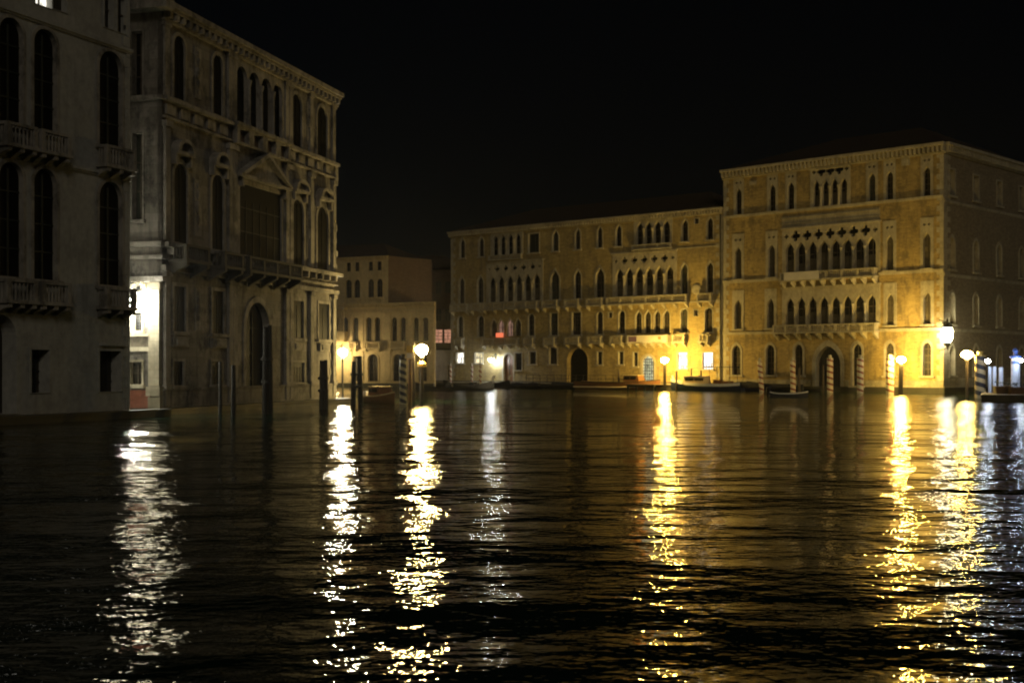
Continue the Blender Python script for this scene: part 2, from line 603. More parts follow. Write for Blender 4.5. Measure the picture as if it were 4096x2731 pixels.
# ================================================================== PALACE F: tall brick gothic palace on the right
Fx = Facade(44.7 - 18.95 * 1.036, 131.8 + 18.95, 1.036, -1)
Fx.root = thing('gothic_palace', 'tall brick gothic palace on the right with two eight-light loggias and a pointed water gate', 'palace', Fx.M)
LF = Fx.u(3775)                                         # length of the front
TOPF = 26.0
k_ = dict(trim='stone_plain')
# ground floor
Fx.row([(2946, 17), (3081, 17), (3194, 17), (3559, 17), (3708, 17)], (2946, 1379, 1498), (3708, 1370, 1503), kind='point', tw=.22, bars=(1, 4), **k_)
Fx.window(3429, 18, .75, Fx.z(3429, 1375), 'point', tw=.25, bars=(1, 4), **k_)
# water gate
g = Fx.window(3312, 50, -.3, Fx.z(3312, 1383), 'point', tw=.42, bars=None, sill=False, depth=.9, name='water_gate', glass='dark_wood', **k_)
bm = bmesh.new()
ug = Fx.u(3312)
for i in range(-5, 6):
    box(bm, ug + i * .26 - .025, ug + i * .26 + .025, .6, .65, 0, 3.7)
for q in (.9, 2.0, 3.1):
    box(bm, ug - 1.5, ug + 1.5, .655, .69, q, q + .07)
obj('gate_grille', bm, 'iron', g)
# second storey
z0, z1 = Fx.row([(2953, 14), (3083, 14), (3561, 15), (3709, 15)], (2953, 1201, 1316), (3709, 1165, 1295), kind='ogee', tw=.2, panel=Fx.zz((2953, 1160), (3709, 1125)), bars=(1, 4), glass='blind', **k_)
Fx.loggia(3139, 3511, 8, z0, z1, Fx.z(3300, 1149), kind='ogee')
zb0, zb1 = Fx.zz((3110, 1333), (3519, 1331)), Fx.zz((3110, 1301), (3519, 1292))
Fx.balcony(3110, 3519, zb0, zb1, 1.1, brk=10, posts=8)
# third storey
z0, z1 = Fx.row([(2953, 14), (3087, 14), (3559, 15), (3708, 15)], (2953, 988, 1117), (3708, 929, 1070), kind='ogee', tw=.2,
                panel=Fx.zz((2953, 936), (3708, 870)), foils=True, bars=(1, 4), glass='blind', **k_)
Fx.loggia(3139, 3511, 8, z0, z1, Fx.z(3300, 906), foil_z=Fx.zz((3184, 941), (3462, 925)), foil_r=.62)
zc0, zc1 = Fx.zz((3140, 1125), (3512, 1112)), Fx.zz((3140, 1091), (3512, 1074))
Fx.balcony(3137, 3514, zc0, zc1, 1.0, brk=10, posts=6, brk_h=.8)
# frieze of pale stone between the upper loggia and the attic storey
zf0, zf1 = Fx.z(3300, 906) + .22, Fx.z(3300, 852)
bm = bmesh.new()
box(bm, Fx.u(3128), Fx.u(3520), -.05, 0, zf0, zf1)
for q in (zf0 + .35, zf1 - .25):
    box(bm, Fx.u(3128), Fx.u(3520), -.11, -.053, q, q + .12)
Fx.part('frieze', bm, 'stone')
# fourth storey
z0, z1 = Fx.row([(2955, 12), (3090, 13), (3164, 13), (3488, 14), (3559, 14), (3708, 14)], (2955, 752, 858), (3708, 665, 783), kind='ogee', tw=.18,
                panel=Fx.zz((2955, 712), (3708, 624)), foils=True, bars=(1, 4), **k_)
Fx.loggia(3250, 3394, 4, z0, z1 - .2, Fx.z(3320, 674), foil_z=z1 + .75, foil_r=.55, margin=.25)
for x0, x1, ya, yb in ((2998, 3026, 725, 742), (3606, 3640, 632, 665)):   # small carved panels
    bm = bmesh.new()
    za, zb = Fx.z(x0, yb), Fx.z(x0, ya)
    box(bm, Fx.u(x0), Fx.u(x1), -.06, 0, za, zb)
    box(bm, Fx.u(x0) + .12, Fx.u(x1) - .12, -.1, -.063, za + .1, zb - .1)
    Fx.part('carved_panel', bm, 'stone_plain')
for z, seg in ((Fx.zz((2910, 1128), (3700, 1089)), ((0, Fx.u(3137) - .1), (Fx.u(3514) + .1, LF))),
               (Fx.zz((2910, 1336), (3700, 1318)), ((0, Fx.u(3110) - .1), (Fx.u(3519) + .1, LF))),
               (Fx.zz((2910, 878), (3760, 780)), ((0, LF),))):
    for a, b in seg:
        Fx.band('string_course', a, b, z, .2, .2)
Fx.cornice(-.1, LF + .3, TOPF, 1.0, .7, dent=.5)
Fx.quoins(0.004, 1, .8, TOPF - 1.15)
Fx.quoins(LF - .004, -1, .8, TOPF - 1.15)
bm = bmesh.new()
box(bm, -.02, LF + .06, -.09, 0, -.6, .62)
Fx.part('foundation', bm, 'algae')
bm = bmesh.new()
for a, b in ((0, ug - 2.1), (ug + 2.1, Fx.u(3429) - 1.0), (Fx.u(3429) + 1.0, LF)):
    box(bm, a, b, -.07, 0, .625, 1.35)
Fx.part('plinth', bm, 'stone')
# white marble cladding round the loggias
Fx.wall(0, LF, -.6, TOPF - .3, 'brick')
# right flank of the palace
Fs = Facade(44.7, 131.8, .965, 1, Fx.root)
LS = 24.0
for (xs, yt, ys) in (((3802, 672, 779), (3899, 697, 798), (3995, 722, 818)),):
    pass
sx = [Fs.u(x) for x in (3808, 3904, 3997, 4086)] 
sx += [sx[-1] + 4.3]
rows = [(1.9, 5.0, 'point'), (7.25, 10.6, 'point'), (13.0, 16.4, 'point'), (20.7, 23.4, 'rect')]
for (a, b, kd) in rows:
    for uu in sx:
        Fs.window(0, 0, a, b, kd, uw=.62, dx=uu - Fs.u(0), tw=.2, bars=(1, 3), depth=.55)
Fs.cornice(-.1, LS, TOPF - .004, 1.0, .7, dent=.5)
Fs.quoins(0.004, 1, .8, TOPF - 1.15, w=1.5)
for z in (12.3, 6.6, 19.9):
    Fs.band('string_course', 0, LS, z, .2, .14)
bm = bmesh.new()
box(bm, 0.1, LS, -.09, 0, -.6, .618)
Fs.part('foundation', bm, 'algae')
bm = bmesh.new()
box(bm, .1, LS, -.05, 0, .622, 1.6)
Fs.part('plinth', bm, 'stone')
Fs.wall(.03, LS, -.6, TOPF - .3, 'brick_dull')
bm = bmesh.new()
box(bm, .02, .32, .31, LS * .98, -.6, TOPF - .3)
box(bm, .32, LF - .4, LS * .98 - .3, LS * .98, -.6, TOPF - .3)
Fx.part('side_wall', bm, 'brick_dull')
rf = hip_roof(Fx, 0, LF, 23.5, TOPF + .01, 4.2, over=.35)

# ================================================================== PALACE G: long twin gothic palace in the middle
LG = 43.7
G0 = (25.07 - 1.206 / 1.5667 * LG, 150.8 + LG / 1.5667)
Gx = Facade(G0[0], G0[1], 1.206, -1)
Gx.root = thing('twin_gothic_palace', 'long ochre gothic palace in the middle with many balconies and a dark arched gateway', 'palace', Gx.M)
TOPG = 21.7
Gr = dict(trim='stone_plain', tw=.15)
# attic storey
zT0, zT1 = Gx.row([(1850, 10), (1925, 10), (2222, 12), (2311, 10), (2399, 10), (2475, 11), (2740, 12), (2840, 12)],
                  (1850, 952, 1021), (2840, 869, 969), kind='ogee', bars=(1, 2), **Gr)
Gx.window(2135, 21, zT0, zT1 - .2, 'rect', glass='shutter', bars=(1, 5), barmat='shutter', **Gr)
Gx.loggia(1968, 2088, 4, zT0, zT1 + .1, zT1 + .4, margin=.2, blind=False)
Gx.loggia(2542, 2685, 4, zT0, zT1 + .1, zT1 + .4, margin=.2, blind=False)
Gx.balcony(0, 0, zT0 - .75, zT0 - .05, .45, us=(Gx.u(1960), Gx.u(2092)), brk=0)
Gx.balcony(0, 0, zT0 - .75, zT0 - .05, .45, us=(Gx.u(2533), Gx.u(2690)), brk=0)
# piano nobile
zN0, zN1 = Gx.row([(1847, 11), (1922, 12), (2311, 13), (2737, 13), (2840, 13)], (1847, 1114, 1214), (2840, 1038, 1169), kind='ogee', bars=(1, 3), **Gr)
for x in (2220, 2400):
    Gx.window(x, 17, zN0, zN1 + .1, 'ogee', bars=(1, 3), panel=None, tw=.22, trim='stone_plain', glass='glass')
Gx.loggia(1953, 2166, 6, zN0, zN1 - .15, zN1 + 1.55, foil_z=zN1 + .75, foil_r=.5)
Gx.loggia(2459, 2700, 6, zN0, zN1 - .15, zN1 + 1.55, foil_z=zN1 + .75, foil_r=.5)
zB1 = Gx.zz((1840, 1218), (2800, 1173))
zB0 = zB1 - 1.05
for a, b in ((1812, 1880), (1890, 1935), (1940, 2160), (2178, 2240), (2268, 2325), (2354, 2420), (2437, 2758), (2797, 2856)):
    Gx.balcony(a, b, zB0, zB1, .75, brk=max(2, round((b - a) / 40)), brk_h=.6)
# lower storey
zM0, zM1 = Gx.row([(1842, 11), (1923, 12), (2125, 12), (2399, 12), (2487, 13), (2737, 13), (2835, 15)], (1842, 1250, 1340), (2835, 1250, 1336), kind='round', bars=(1, 3), **Gr)
Gx.window(2216, 15, zM0, zM1, 'rect', **Gr)
Gx.window(2306, 18, zM0, zM1, 'rect', bars=(3, 5), **Gr)
for x, gl in ((1975, 'blind'), (2004, 'room_dim'), (2040, 'room_dim'), (2072, 'blind')):
    Gx.window(x, 12, zM0, zM1 - .5, 'ogee', glass=gl, bars=(1, 1), tw=.1, sill=False, trim='stone_plain')
for x in (2554, 2591, 2629, 2666):
    Gx.window(x, 13, zM0, zM1, 'ogee', bars=(1, 2), tw=.1, sill=False, trim='stone_plain')
for x, y0_, y1_ in ((2442, 1250, 1271), (2784, 1240, 1264), (2787, 874, 895)):
    Gx.window(x, 8, Gx.z(x, y1_), Gx.z(x, y0_), 'rect', bars=(1, 1), tw=.12, sill=False, trim='stone_plain')
zL1 = Gx.zz((1940, 1350), (2840, 1340))
zL0 = zL1 - 1.0
for a, b in ((1826, 1860), (1937, 2082), (2104, 2144), (2185, 2230), (2270, 2328), (2361, 2416), (2451, 2499), (2518, 2685), (2700, 2751), (2806, 2844)):
    Gx.balcony(a, b, zL0, zL1, .8, brk=max(2, round((b - a) / 30)), brk_h=.55)
# ground storey
z0, z1 = Gx.zz((1825, 1452), (2835, 1475)), Gx.zz((1825, 1412), (2835, 1411))
zg0, zg1 = 3.2, 4.75
for x, hw, a, b, gl, bars, lb in (
        (1840, 15, Gx.z(1840, 1452), Gx.z(1840, 1411), 'room_white', (1, 1), 'window lit white'),
        (1915, 16, Gx.z(1915, 1452), Gx.z(1915, 1411), 'room_cream', (1, 1), 'window lit cream'),
        (2073, 14, Gx.z(2073, 1479), Gx.z(2073, 1412), 'glass', (1, 3), None),
        (2130, 14, Gx.z(2130, 1455), Gx.z(2130, 1407), 'glass', (1, 2), None),
        (2213, 15, Gx.z(2213, 1455), Gx.z(2213, 1390), 'glass', (1, 2), None),
        (2399, 10, Gx.z(2399, 1457), Gx.z(2399, 1407), 'glass', (1, 2), None),
        (2484, 10, Gx.z(2484, 1456), Gx.z(2484, 1407), 'glass', (1, 2), None),
        (2542, 9, Gx.z(2542, 1464), Gx.z(2542, 1410), 'blind', (2, 5), None),
        (2730, 19, Gx.z(2730, 1474), Gx.z(2730, 1411), 'room_bright', (3, 5), 'window lit bright white behind a grille'),
        (2831, 20, Gx.z(2831, 1476), Gx.z(2831, 1411), 'room_bright', (3, 5), 'window lit bright white behind a grille')):
    Gx.window(x, hw, a, b, 'rect', glass=gl, bars=bars, tw=.14, trim='stone_plain', label=lb, barmat='iron')
Gx.window(2592, 24, .85, Gx.z(2592, 1424), 'round', glass='room_green', bars=(5, 8), tw=.3, sill=False, name='arched_door', trim='stone_plain', label='arched door lit from inside behind a grille', barmat='iron')
Gx.window(2033, 19, .85, Gx.z(2033, 1416), 'round', glass='varnish', bars=(1, 1), tw=.25, sill=False, name='arched_door', trim='stone_plain', label='arched brown wooden door')
Gx.window(2310, 41, .2, Gx.z(2310, 1392), 'round', glass='black_pane', bars=None, tw=.16, sill=False, name='gateway', depth=.8, trim='ochre')
Gx.cornice(-.3, LG - .04, TOPG, .7, .55, dent=.42)
Gx.quoins(LG - .06, -1, 1, TOPG - .8, w=.95)
Gx.quoins(.004, 1, 1, TOPG - .8, w=.8)
for a, b, q in ((Gx.u(2440), LG - 1, 17.15), (Gx.u(1960), Gx.u(2180), 17.0)):
    Gx.band('string_course', a, b, q, .1, .08)
Gx.band('string_course', .9, LG - 1, 16.95 - 6.35, .12, .06)
bm = bmesh.new()                                            # carved roundel between the last two windows
lathe(bm, [(.62, 0), (.62, .08), (.5, .12)], 20)
bm2 = obj('roundel', bm, 'stone_plain', Gx.root, Gx.basis() @ Matrix.Translation((Gx.u(2785), 0, Gx.z(2785, 1157))) @ Matrix.Rotation(PI / 2, 4, 'X'))
bm = bmesh.new()
box(bm, 0, Gx.u(2270) - .2, -.09, 0, -.6, .9)
box(bm, Gx.u(2349) + .2, LG, -.09, 0, -.6, .9)
Gx.part('foundation', bm, 'algae')
Gx.wall(0, LG - .01, -.6, TOPG - .2, 'ochre')
body(Gx, 0, LG - .01, 20, -.6, TOPG - .2, 'ochre', (True, False))
rf = hip_roof(Gx, 0, LG - .7, 20, TOPG + .01, 3.6, over=.4)
bm = bmesh.new()                                            # drain pipe where the two halves meet the tall palace
bar(bm, (LG - .35, -.16, 1), (LG - .35, -.16, TOPG - .8), .07)
Gx.part('drain_pipe', bm, 'dark_wood')

# red backlit panel on the lower balcony
bm = bmesh.new()
box(bm, -.62, .62, -.05, .05, 0, .6)
o = obj('lit_sign', bm, 'red_box', None, Gx.M @ Matrix.Translation((Gx.u(2007), -.45, zL1 + .1)))
top(o, 'small glowing red panel on the low balcony of the long palace', 'sign')

# banners
def banner(fac, x0, x1, z0, z1, y, patches, label):
    bm = bmesh.new()
    a, b = fac.u(x0), fac.u(x1)
    n = 14
    for i in range(n):
        t0, t1 = a + (b - a) * i / n, a + (b - a) * (i + 1) / n
        f = lambda t: y - .02 * math.sin(t * 2.3)
        vs = [bm.verts.new(p) for p in ((t0, f(t0), z0), (t1, f(t1), z0), (t1, f(t1), z1), (t0, f(t0), z1), (t0, f(t0) + .02, z0), (t1, f(t1) + .02, z0), (t1, f(t1) + .02, z1), (t0, f(t0) + .02, z1))]
        bm.faces.new(vs[:4]); bm.faces.new(vs[:3:-1]); bm.faces.new((vs[3], vs[2], vs[6], vs[7])); bm.faces.new((vs[0], vs[4], vs[5], vs[1]))
    for x_0, x_1, q0, q1, mi in patches:
        h = z1 - z0
        box(bm, fac.u(x_0), fac.u(x_1), y - .035, y - .026, z0 + h * q0, z0 + h * q1, mi)
    o = obj('banner', bm, ['cloth', 'purple', 'orange'], None, fac.M)
    top(o, label, 'banner')
banner(Gx, 2524, 2680, zL0 + .05, zL1 - .02, -.86, ((2530, 2562, .15, .85, 1), (2648, 2660, .4, .8, 2)), 'pale banner with a purple patch on the low balcony of the long palace')
banner(Fx, 3156, 3296, zc0 + .1, zc1, -1.09, (), 'plain white banner on the upper balcony of the tall brick palace')

# ================================================================== PALACE M: small cream palace in the gap
Mx = Facade(-10.2, 168, 2.1, -1)
LM = 27.0
Mx.X -= Mx.ex * LM; Mx.Y -= Mx.ey * LM
Mx = Facade(Mx.X, Mx.Y, 2.1, -1)
Mx.root = thing('cream_palace', 'low cream palace with arched windows behind the big round lamp in the gap', 'palace', Mx.M)
TM = 11.4
for x in (1423, 1476, 1510, 1577, 1612, 1664, 1702):
    Mx.window(x, 11.5, Mx.z(x, 1364), Mx.z(x, 1269), 'round', trim='cream', tw=.14, bars=(1, 2), proud=.05)
for x in (1345, 1380):
    Mx.window(x, 12, Mx.z(x, 1364), Mx.z(x, 1269), 'round', trim='cream', tw=.14, bars=(1, 2))
for x, hw in ((1492, 20), (1590, 20), (1690, 18)):
    Mx.window(x, hw, Mx.z(x, 1524), Mx.z(x, 1416), 'round', trim='cream', tw=.2, bars=(1, 2), sill=False, name='arched_door')
Mx.window(1423, 9, Mx.z(1423, 1524), Mx.z(1423, 1424), 'rect', trim='cream', tw=.15, bars=(1, 2), sill=False, name='door')
for a, b in ((1399, 1432), (1462, 1525), (1563, 1626), (1650, 1716)):
    Mx.balcony(a, b, Mx.z(1560, 1396), Mx.z(1560, 1367), .5, mat='cream', brk=2, brk_h=.35)
Mx.band('string_course', 8, LM, Mx.z(1560, 1402), .14, .14, 'cream')
Mx.band('string_course', 8, LM, Mx.z(1560, 1249), .14, .14, 'cream')
for i, x in enumerate((1402, 1447, 1542, 1555, 1640, 1728)):
    bm = bmesh.new()
    c = Mx.u(x)
    zt = Mx.z(1560, 1252)
    box(bm, c - .28, c + .28, -.1, 0, .9, zt - .3)
    box(bm, c - .36, c + .36, -.16, 0, zt - .297, zt - .1)
    Mx.part('pilaster', bm, 'cream')
Mx.cornice(6, LM + .2, TM, .6, .45, 'cream', .4)
bm = bmesh.new()
box(bm, 0, LM + .05, -.4, 0, -.6, .62)
Mx.part('foundation', bm, 'algae')
Mx.wall(0, LM, -.6, TM - .15, 'cream')
def plan(bm, pts, z0, z1):
    A = [bm.verts.new((x, y, z0)) for x, y in pts]
    B = [bm.verts.new((x, y, z1)) for x, y in pts]
    bm.faces.new(A[::-1]); bm.faces.new(B)
    for i in range(len(pts)):
        k = (i + 1) % len(pts)
        bm.faces.new((A[i], A[k], B[k], B[i]))
bm = bmesh.new()
plan(bm, [(0, .9), (LM - .45, .9), (LM - 2.4, 4.0), (0, 4.0)], -.6, TM - .15)
Mx.part('side_wall', bm, 'cream')
bm = bmesh.new()
plan(bm, [(0, .02), (LM - .05, .02), (LM - 2.4, 4.1), (0, 4.1)], TM - .13, TM + .02)
Mx.part('roof', bm, 'tiles')
bm = bmesh.new()                                            # glazed bay with slats at the left end
a, b_ = Mx.u(1338), Mx.u(1392)
za, zb = Mx.z(1365, 1362), Mx.z(1365, 1240)
box(bm, a, b_, -1.0, 0, za - .2, za)
box(bm, a, b_, -1.0, 0, zb, zb + .3)
box(bm, a, b_, -.9, 0, za + .004, za + 1.2)
for i in range(6):
    c = a + .15 + (b_ - a - .3) * i / 5
    box(bm, c - .07, c + .07, -.95, -.8, za + 1.204, zb - .004)
Mx.part('slatted_bay', bm, 'cream')
# upper block, set back a little
Um = Facade(Mx.X, Mx.Y, 2.1, -1, Mx.root)
UU = Mx.u(1553)
TU = 17.75
ru = [Mx.z(1450, 1084), Mx.z(1450, 1048)]
for x in (1394, 1428, 1482, 1517):
    Um.window(x, 10, ru[0], ru[1], 'rect', trim='cream', tw=.1, bars=(1, 1), sill=False)
rv = [Mx.z(1450, 1191), Mx.z(1450, 1117)]
for x in (1394, 1428, 1483, 1518):
    Um.window(x, 13, rv[0], rv[1], 'round', trim='cream', tw=.12, bars=(1, 2))
for a, b in ((1376, 1440), (1464, 1532)):
    Um.balcony(a, b, TM + .03, TM + .8, .3, mat='cream', brk=0)
Um.band('string_course', 5, UU, Mx.z(1450, 1102), .14, .12, 'cream')
Um.cornice(5, UU + .1, TU, .35, .3, 'cream', .5)
Um.wall(0, UU, TM + .025, TU - .05, 'cream')
Ur_c = Um.pt(UU, 0, 0)
Ur = Facade(Ur_c[0], Ur_c[1], .93, 1, Mx.root)
Ur.wall(.02, Ur.u(1726), 3, TU - .05, 'dark_brick')
bm = bmesh.new()
Ur.window(0, 0, 12.8, 13.4, 'rect', uw=.3, dx=6.2 - Ur.u(0), tw=.05, sill=False, bars=None) if False else None
box(bm, -.0, UU - .02, 12.0, 12.3, -.5, TU - .06)
Um.part('back_wall', bm, 'dark_brick')
hip_roof(Um, 0, UU, 11.5, TU + .01, 2.3, over=.25)

# dark brick block closing the side canal, two of its windows glow red
Kx = Facade(wpt(1560, 186), 186, 1, .02)
Kx.root = thing('dark_brick_block', 'dark brick block with two red-lit windows between the cream and the long palace', 'building', Kx.M)
for x, hw in ((1754, 15), (1791, 13)):
    Kx.window(x, hw, Kx.z(x, 1370), Kx.z(x, 1318), 'rect', glass='room_red', bars=(1, 3), tw=.1, trim='dark_brick', label='window glowing red')
for x in (1620, 1680, 1754, 1791):
    for q in (9.6, 13.6):
        Kx.window(x, 11, q, q + 1.7, 'rect', tw=.1, trim='dark_brick', bars=(1, 1))
Kx.wall(0, Kx.u(1860), -.6, 17.0, 'dark_brick')
body(Kx, 0, Kx.u(1860), 9, -.6, 17.0, 'dark_brick')
hip_roof(Kx, 0, Kx.u(1860), 9, 17.05, 2.4)
# low whitewashed boathouse in front of it
Hx = Facade(wpt(1730, 181.5), 181.5, 1, 0)
Hx.root = thing('boathouse', 'low whitewashed boathouse wall under the two red-lit windows', 'boathouse', Hx.M)
Hx.window(1797, 4, 1.0, 3.0, 'rect', bars=(1, 2), tw=.1, sill=False, name='door', trim='cream')
Hx.wall(0, Hx.u(1830), -.5, Hx.z(1770, 1400), 'whitewash')
bm = bmesh.new()
box(bm, -.2, Hx.u(1830) + .2, -.3, 3.6, Hx.z(1770, 1400) + .004, Hx.z(1770, 1400) + .2)
Hx.part('roof', bm, 'tiles')
bm = bmesh.new()
box(bm, 0, Hx.u(1830), -1.2, -.06, -.5, .9)
Hx.part('foundation', bm, 'algae')

# ================================================================== PALACE P: dark carved stone palace, left
Px = Facade(-20.02, 72.8, .268, 1)
Px.root = thing('carved_palace', 'dark grey carved palace on the left with pedimented windows and a heavy sloping cornice line', 'palace', Px.M)
LP = 25.0
TP = 23.3
tr = dict(trim='grey_trim', glass='black_pane', barmat='black_pane')
# top storey: arched windows
zt0, zt1 = 18.35, 22.1
for x, hw in ((716, 22), (870, 19), (1186, 20), (1288, 20)):
    Px.window(x, hw, zt0, zt1, 'round', tw=.22, bars=(1, 3), depth=.13, **tr)
Px.loggia(938, 1130, 4, zt0, zt1, zt1 + .45, kind='round', mat='grey_trim', blind=False, margin=.25, fill=.8, rd=.16, pane='black_pane')
# piano nobile
zp0, zp1 = 10.0, 15.2
for x, hw in ((722, 27), (870, 24), (1191, 23), (1290, 22)):
    Px.window(x, hw, zp0, zp1 - .55, 'round', tw=.25, bars=(1, 3), depth=.13, **tr)
Px.window(1044, 84, zp0, 14.6, 'rect', tw=.3, bars=(5, 2), depth=.14, trim='grey_trim', glass='black_pane', barmat='iron', name='triple_window')
# hoods: segmental over single windows, triangular over the centre
def hood(fac, u, w, z, tri=False, rise=.8):
    bm = bmesh.new()
    box(bm, u - w, u + w, -.5, 0, z, z + .18)
    if tri:
        t = .2
        prism(bm, [(u - w, z + .185), (u - w + .5, z + .185), (u, z + rise), (u, z + rise + t * 1.4)], -.6, 0)
        prism(bm, [(u + w, z + .185), (u, z + rise + t * 1.4), (u, z + rise), (u + w - .5, z + .185)], -.6, 0)
        prism(bm, [(u - w + .5, z + .186), (u + w - .5, z + .186), (u, z + rise - .02)], -.15, 0)
    else:
        n = 8
        o_, i_ = [], []
        for k in range(n + 1):
            a = PI * k / n
            o_.append((u - w * math.cos(a), z + .185 + rise * math.sin(a)))
            i_.append((u - (w - .28) * math.cos(a), z + .185 + (rise - .2) * math.sin(a)))
        for k in range(n):
            prism(bm, [o_[k], o_[k + 1], i_[k + 1], i_[k]], -.55, 0)
        prism(bm, i_, -.12, 0)
    for q in (-1, 1):
        box(bm, u + q * w * .85 - .12, u + q * w * .85 + .12, -.35, 0, z - .6, z - .004)
    return fac.part('window_hood', bm, 'grey_trim')
for x in (718, 867, 1189, 1289):
    u_ = Px.u(x)
    w_ = (Px.u(x + 19) - Px.u(x - 19)) / 2 * 1.45
    hood(Px, u_, max(w_, 1.0), zp1 - .1, rise=.75)
hood(Px, Px.u(1046), (Px.u(1138) - Px.u(953)) / 2 + .35, 14.95, tri=True, rise=1.75)
# carved reliefs between the windows
def relief(fac, u, z, s_=1.):
    bm = bmesh.new()
    for dz, r, d in ((0, .34, .16), (.75, .26, .13), (-.7, .24, .12), (1.3, .16, .10), (-1.25, .14, .1)):
        bmesh.ops.create_icosphere(bm, subdivisions=2, radius=1, matrix=Matrix.Translation((u + .06 * math.sin(z * 3 + dz * 5), -.02, z + dz * s_)) @ Matrix.Diagonal((r * s_, d, r * 1.3 * s_, 1)))
    box(bm, u - .42 * s_, u + .42 * s_, -.05, 0, z - 1.7 * s_, z + 1.7 * s_)
    return fac.part('carved_relief', bm, 'grey_trim')
for x in (790, 1236):
    relief(Px, Px.u(x), 20.4, .9)
    relief(Px, Px.u(x), 12.3, 1.0)
    relief(Px, Px.u(x), 6.2, .75)
# parapet band under the top storey with dark sunk panels
ub0, ub1 = Px.u(925), Px.u(1140)
bm = bmesh.new()
nP = 4
sp = (ub1 - ub0) / nP
slab(bm, rect(ub0, ub1, 16.95, 18.1), [rect(ub0 + sp * i + sp * .18, ub0 + sp * (i + 1) - sp * .18, 17.1, 17.95) for i in range(nP)], -.45, -.05)
box(bm, ub0, ub1, -.1, -.04, 16.96, 18.09, 1)
box(bm, ub0 - .1, ub1 + .1, -.6, 0, 18.104, 18.3)
Px.part('parapet', bm, ['grey_trim', 'dark_brick'])
for a, b in ((0, ub0 - .1), (ub1 + .1, LP + .3)):
    bm = bmesh.new()
    box(bm, a, b, -.38, 0, 18.0, 18.22)
    box(bm, a, b, -.22, 0, 17.0, 17.12)
    for i in range(int((b - a) / 1.6)):
        c = a + .8 + i * 1.6
        box(bm, c - .5, c + .5, -.14, 0, 17.25, 17.85)
    Px.part('string_course', bm, 'grey_trim')
# giant pilasters
for x in (655, 915, 932, 1142, 1158, 1240, 1330):
    c = Px.u(x) if x > 660 else .35
    w_ = .26
    bm = bmesh.new()
    box(bm, c - w_, c + w_, -.16, 0, 18.3, 22.3)
    box(bm, c - w_ - .1, c + w_ + .1, -.24, 0, 22.304, 22.55)
    box(bm, c - w_, c + w_, -.2, 0, 10.0, 16.5)
    box(bm, c - w_ - .1, c + w_ + .1, -.3, 0, 16.504, 16.85)
    box(bm, c - w_, c + w_, -.2, 0, .5, 7.9)
    box(bm, c - w_ - .1, c + w_ + .1, -.3, 0, 7.904, 8.2)
    box(bm, c - w_ - .08, c + w_ + .08, -.28, 0, 1.4, 1.7)
    Px.part('pilaster', bm, 'grey_trim')
# great balcony storey line
bm = bmesh.new()
box(bm, -.2, LP + .5, -.55, 0, 9.6, 9.85)
box(bm, -.1, LP + .3, -.3, 0, 8.25, 8.55)
box(bm, -.1, LP + .3, -.2, 0, 8.9, 9.0)
for i in range(20):
    c = .6 + i * 1.25
    box(bm, c - .12, c + .12, -.48, 0, 9.2, 9.597)
Px.part('entablature', bm, 'grey_trim')
for a, b in ((668, 766), (826, 905), (930, 1145)):
    Px.balcony(a, b, 8.75, 9.78, 1.25, mat='soot', brk=max(2, round((b - a) / 40)), brk_h=.8)
# mezzanine tall windows
for x, hw in ((718, 24), (872, 23), (1190, 23), (1294, 21)):
    Px.window(x, hw, 4.8, 7.45, 'rect', tw=.2, bars=(1, 2), depth=.13, **tr)
for x in (714, 869, 1186, 1292):
    bm = bmesh.new()
    u_ = Px.u(x)
    box(bm, u_ - .9, u_ + .9, -.2, 0, 3.9, 4.5)
    box(bm, u_ - .6, u_ + .6, -.28, -.203, 4.0, 4.4)
    Px.part('window_apron', bm, 'grey_trim')
# low windows
for x, hw in ((713, 20), (866, 20), (1192, 23)):
    Px.window(x, hw, 1.65, 3.05, 'rect', tw=.16, bars=(3, 4), depth=.13, **tr)
# big water door
Px.window(1030, 46, .3, 7.0, 'round', tw=.4, bars=(1, 3), sill=False, depth=.5, name='water_door', **tr)
# main cornice
bm = bmesh.new()
box(bm, -.5, LP + .4, -.66, 0, TP, TP + .28)
box(bm, -.3, LP + .3, -.5, 0, TP - .2, TP - .004)
box(bm, -.1, LP + .3, -.25, 0, TP - .75, TP - .6)
for i in range(34):
    c = .3 + i * (LP / 33.5)
    box(bm, c - .16, c + .16, -.45, 0, TP - .58, TP - .205)
Px.part('cornice', bm, 'grey_trim')
Px.quoins(LP, -1, .5, 8.2, 'grey_trim', w=.9)
bm = bmesh.new()
box(bm, -.1, LP + .1, -.14, 0, .36, 1.35)
box(bm, -.1, LP + .1, -.22, 0, 1.354, 1.5)
Px.part('plinth', bm, 'grey_stone')
Px.wall(0, LP, -.5, TP - .1, 'grey_stone')
hip_roof(Px, -.3, LP + .3, 16, TP + .3, 2.2, over=.15)
bm = bmesh.new()
box(bm, LP - .3, LP - .004, .31, 15.5, -.5, TP - .12)
box(bm, .3, LP - .31, 15.2, 15.5, -.5, TP - .12)
Px.part('side_wall', bm, 'grey_stone')
# balcony end and corner mouldings seen in profile past the far corner
bm = bmesh.new()
for z, h, d in ((16.9, 1.3, .55), (13.1, .5, .35), (11.2, .4, .5), (10.2, .35, .35), (12.2, .35, .28), (9.5, .4, .5), (7.9, .35, .3)):
    box(bm, LP + .004, LP + d, -.1, .9, z, z + h)
Px.part('corner_moulding', bm, 'grey_trim')

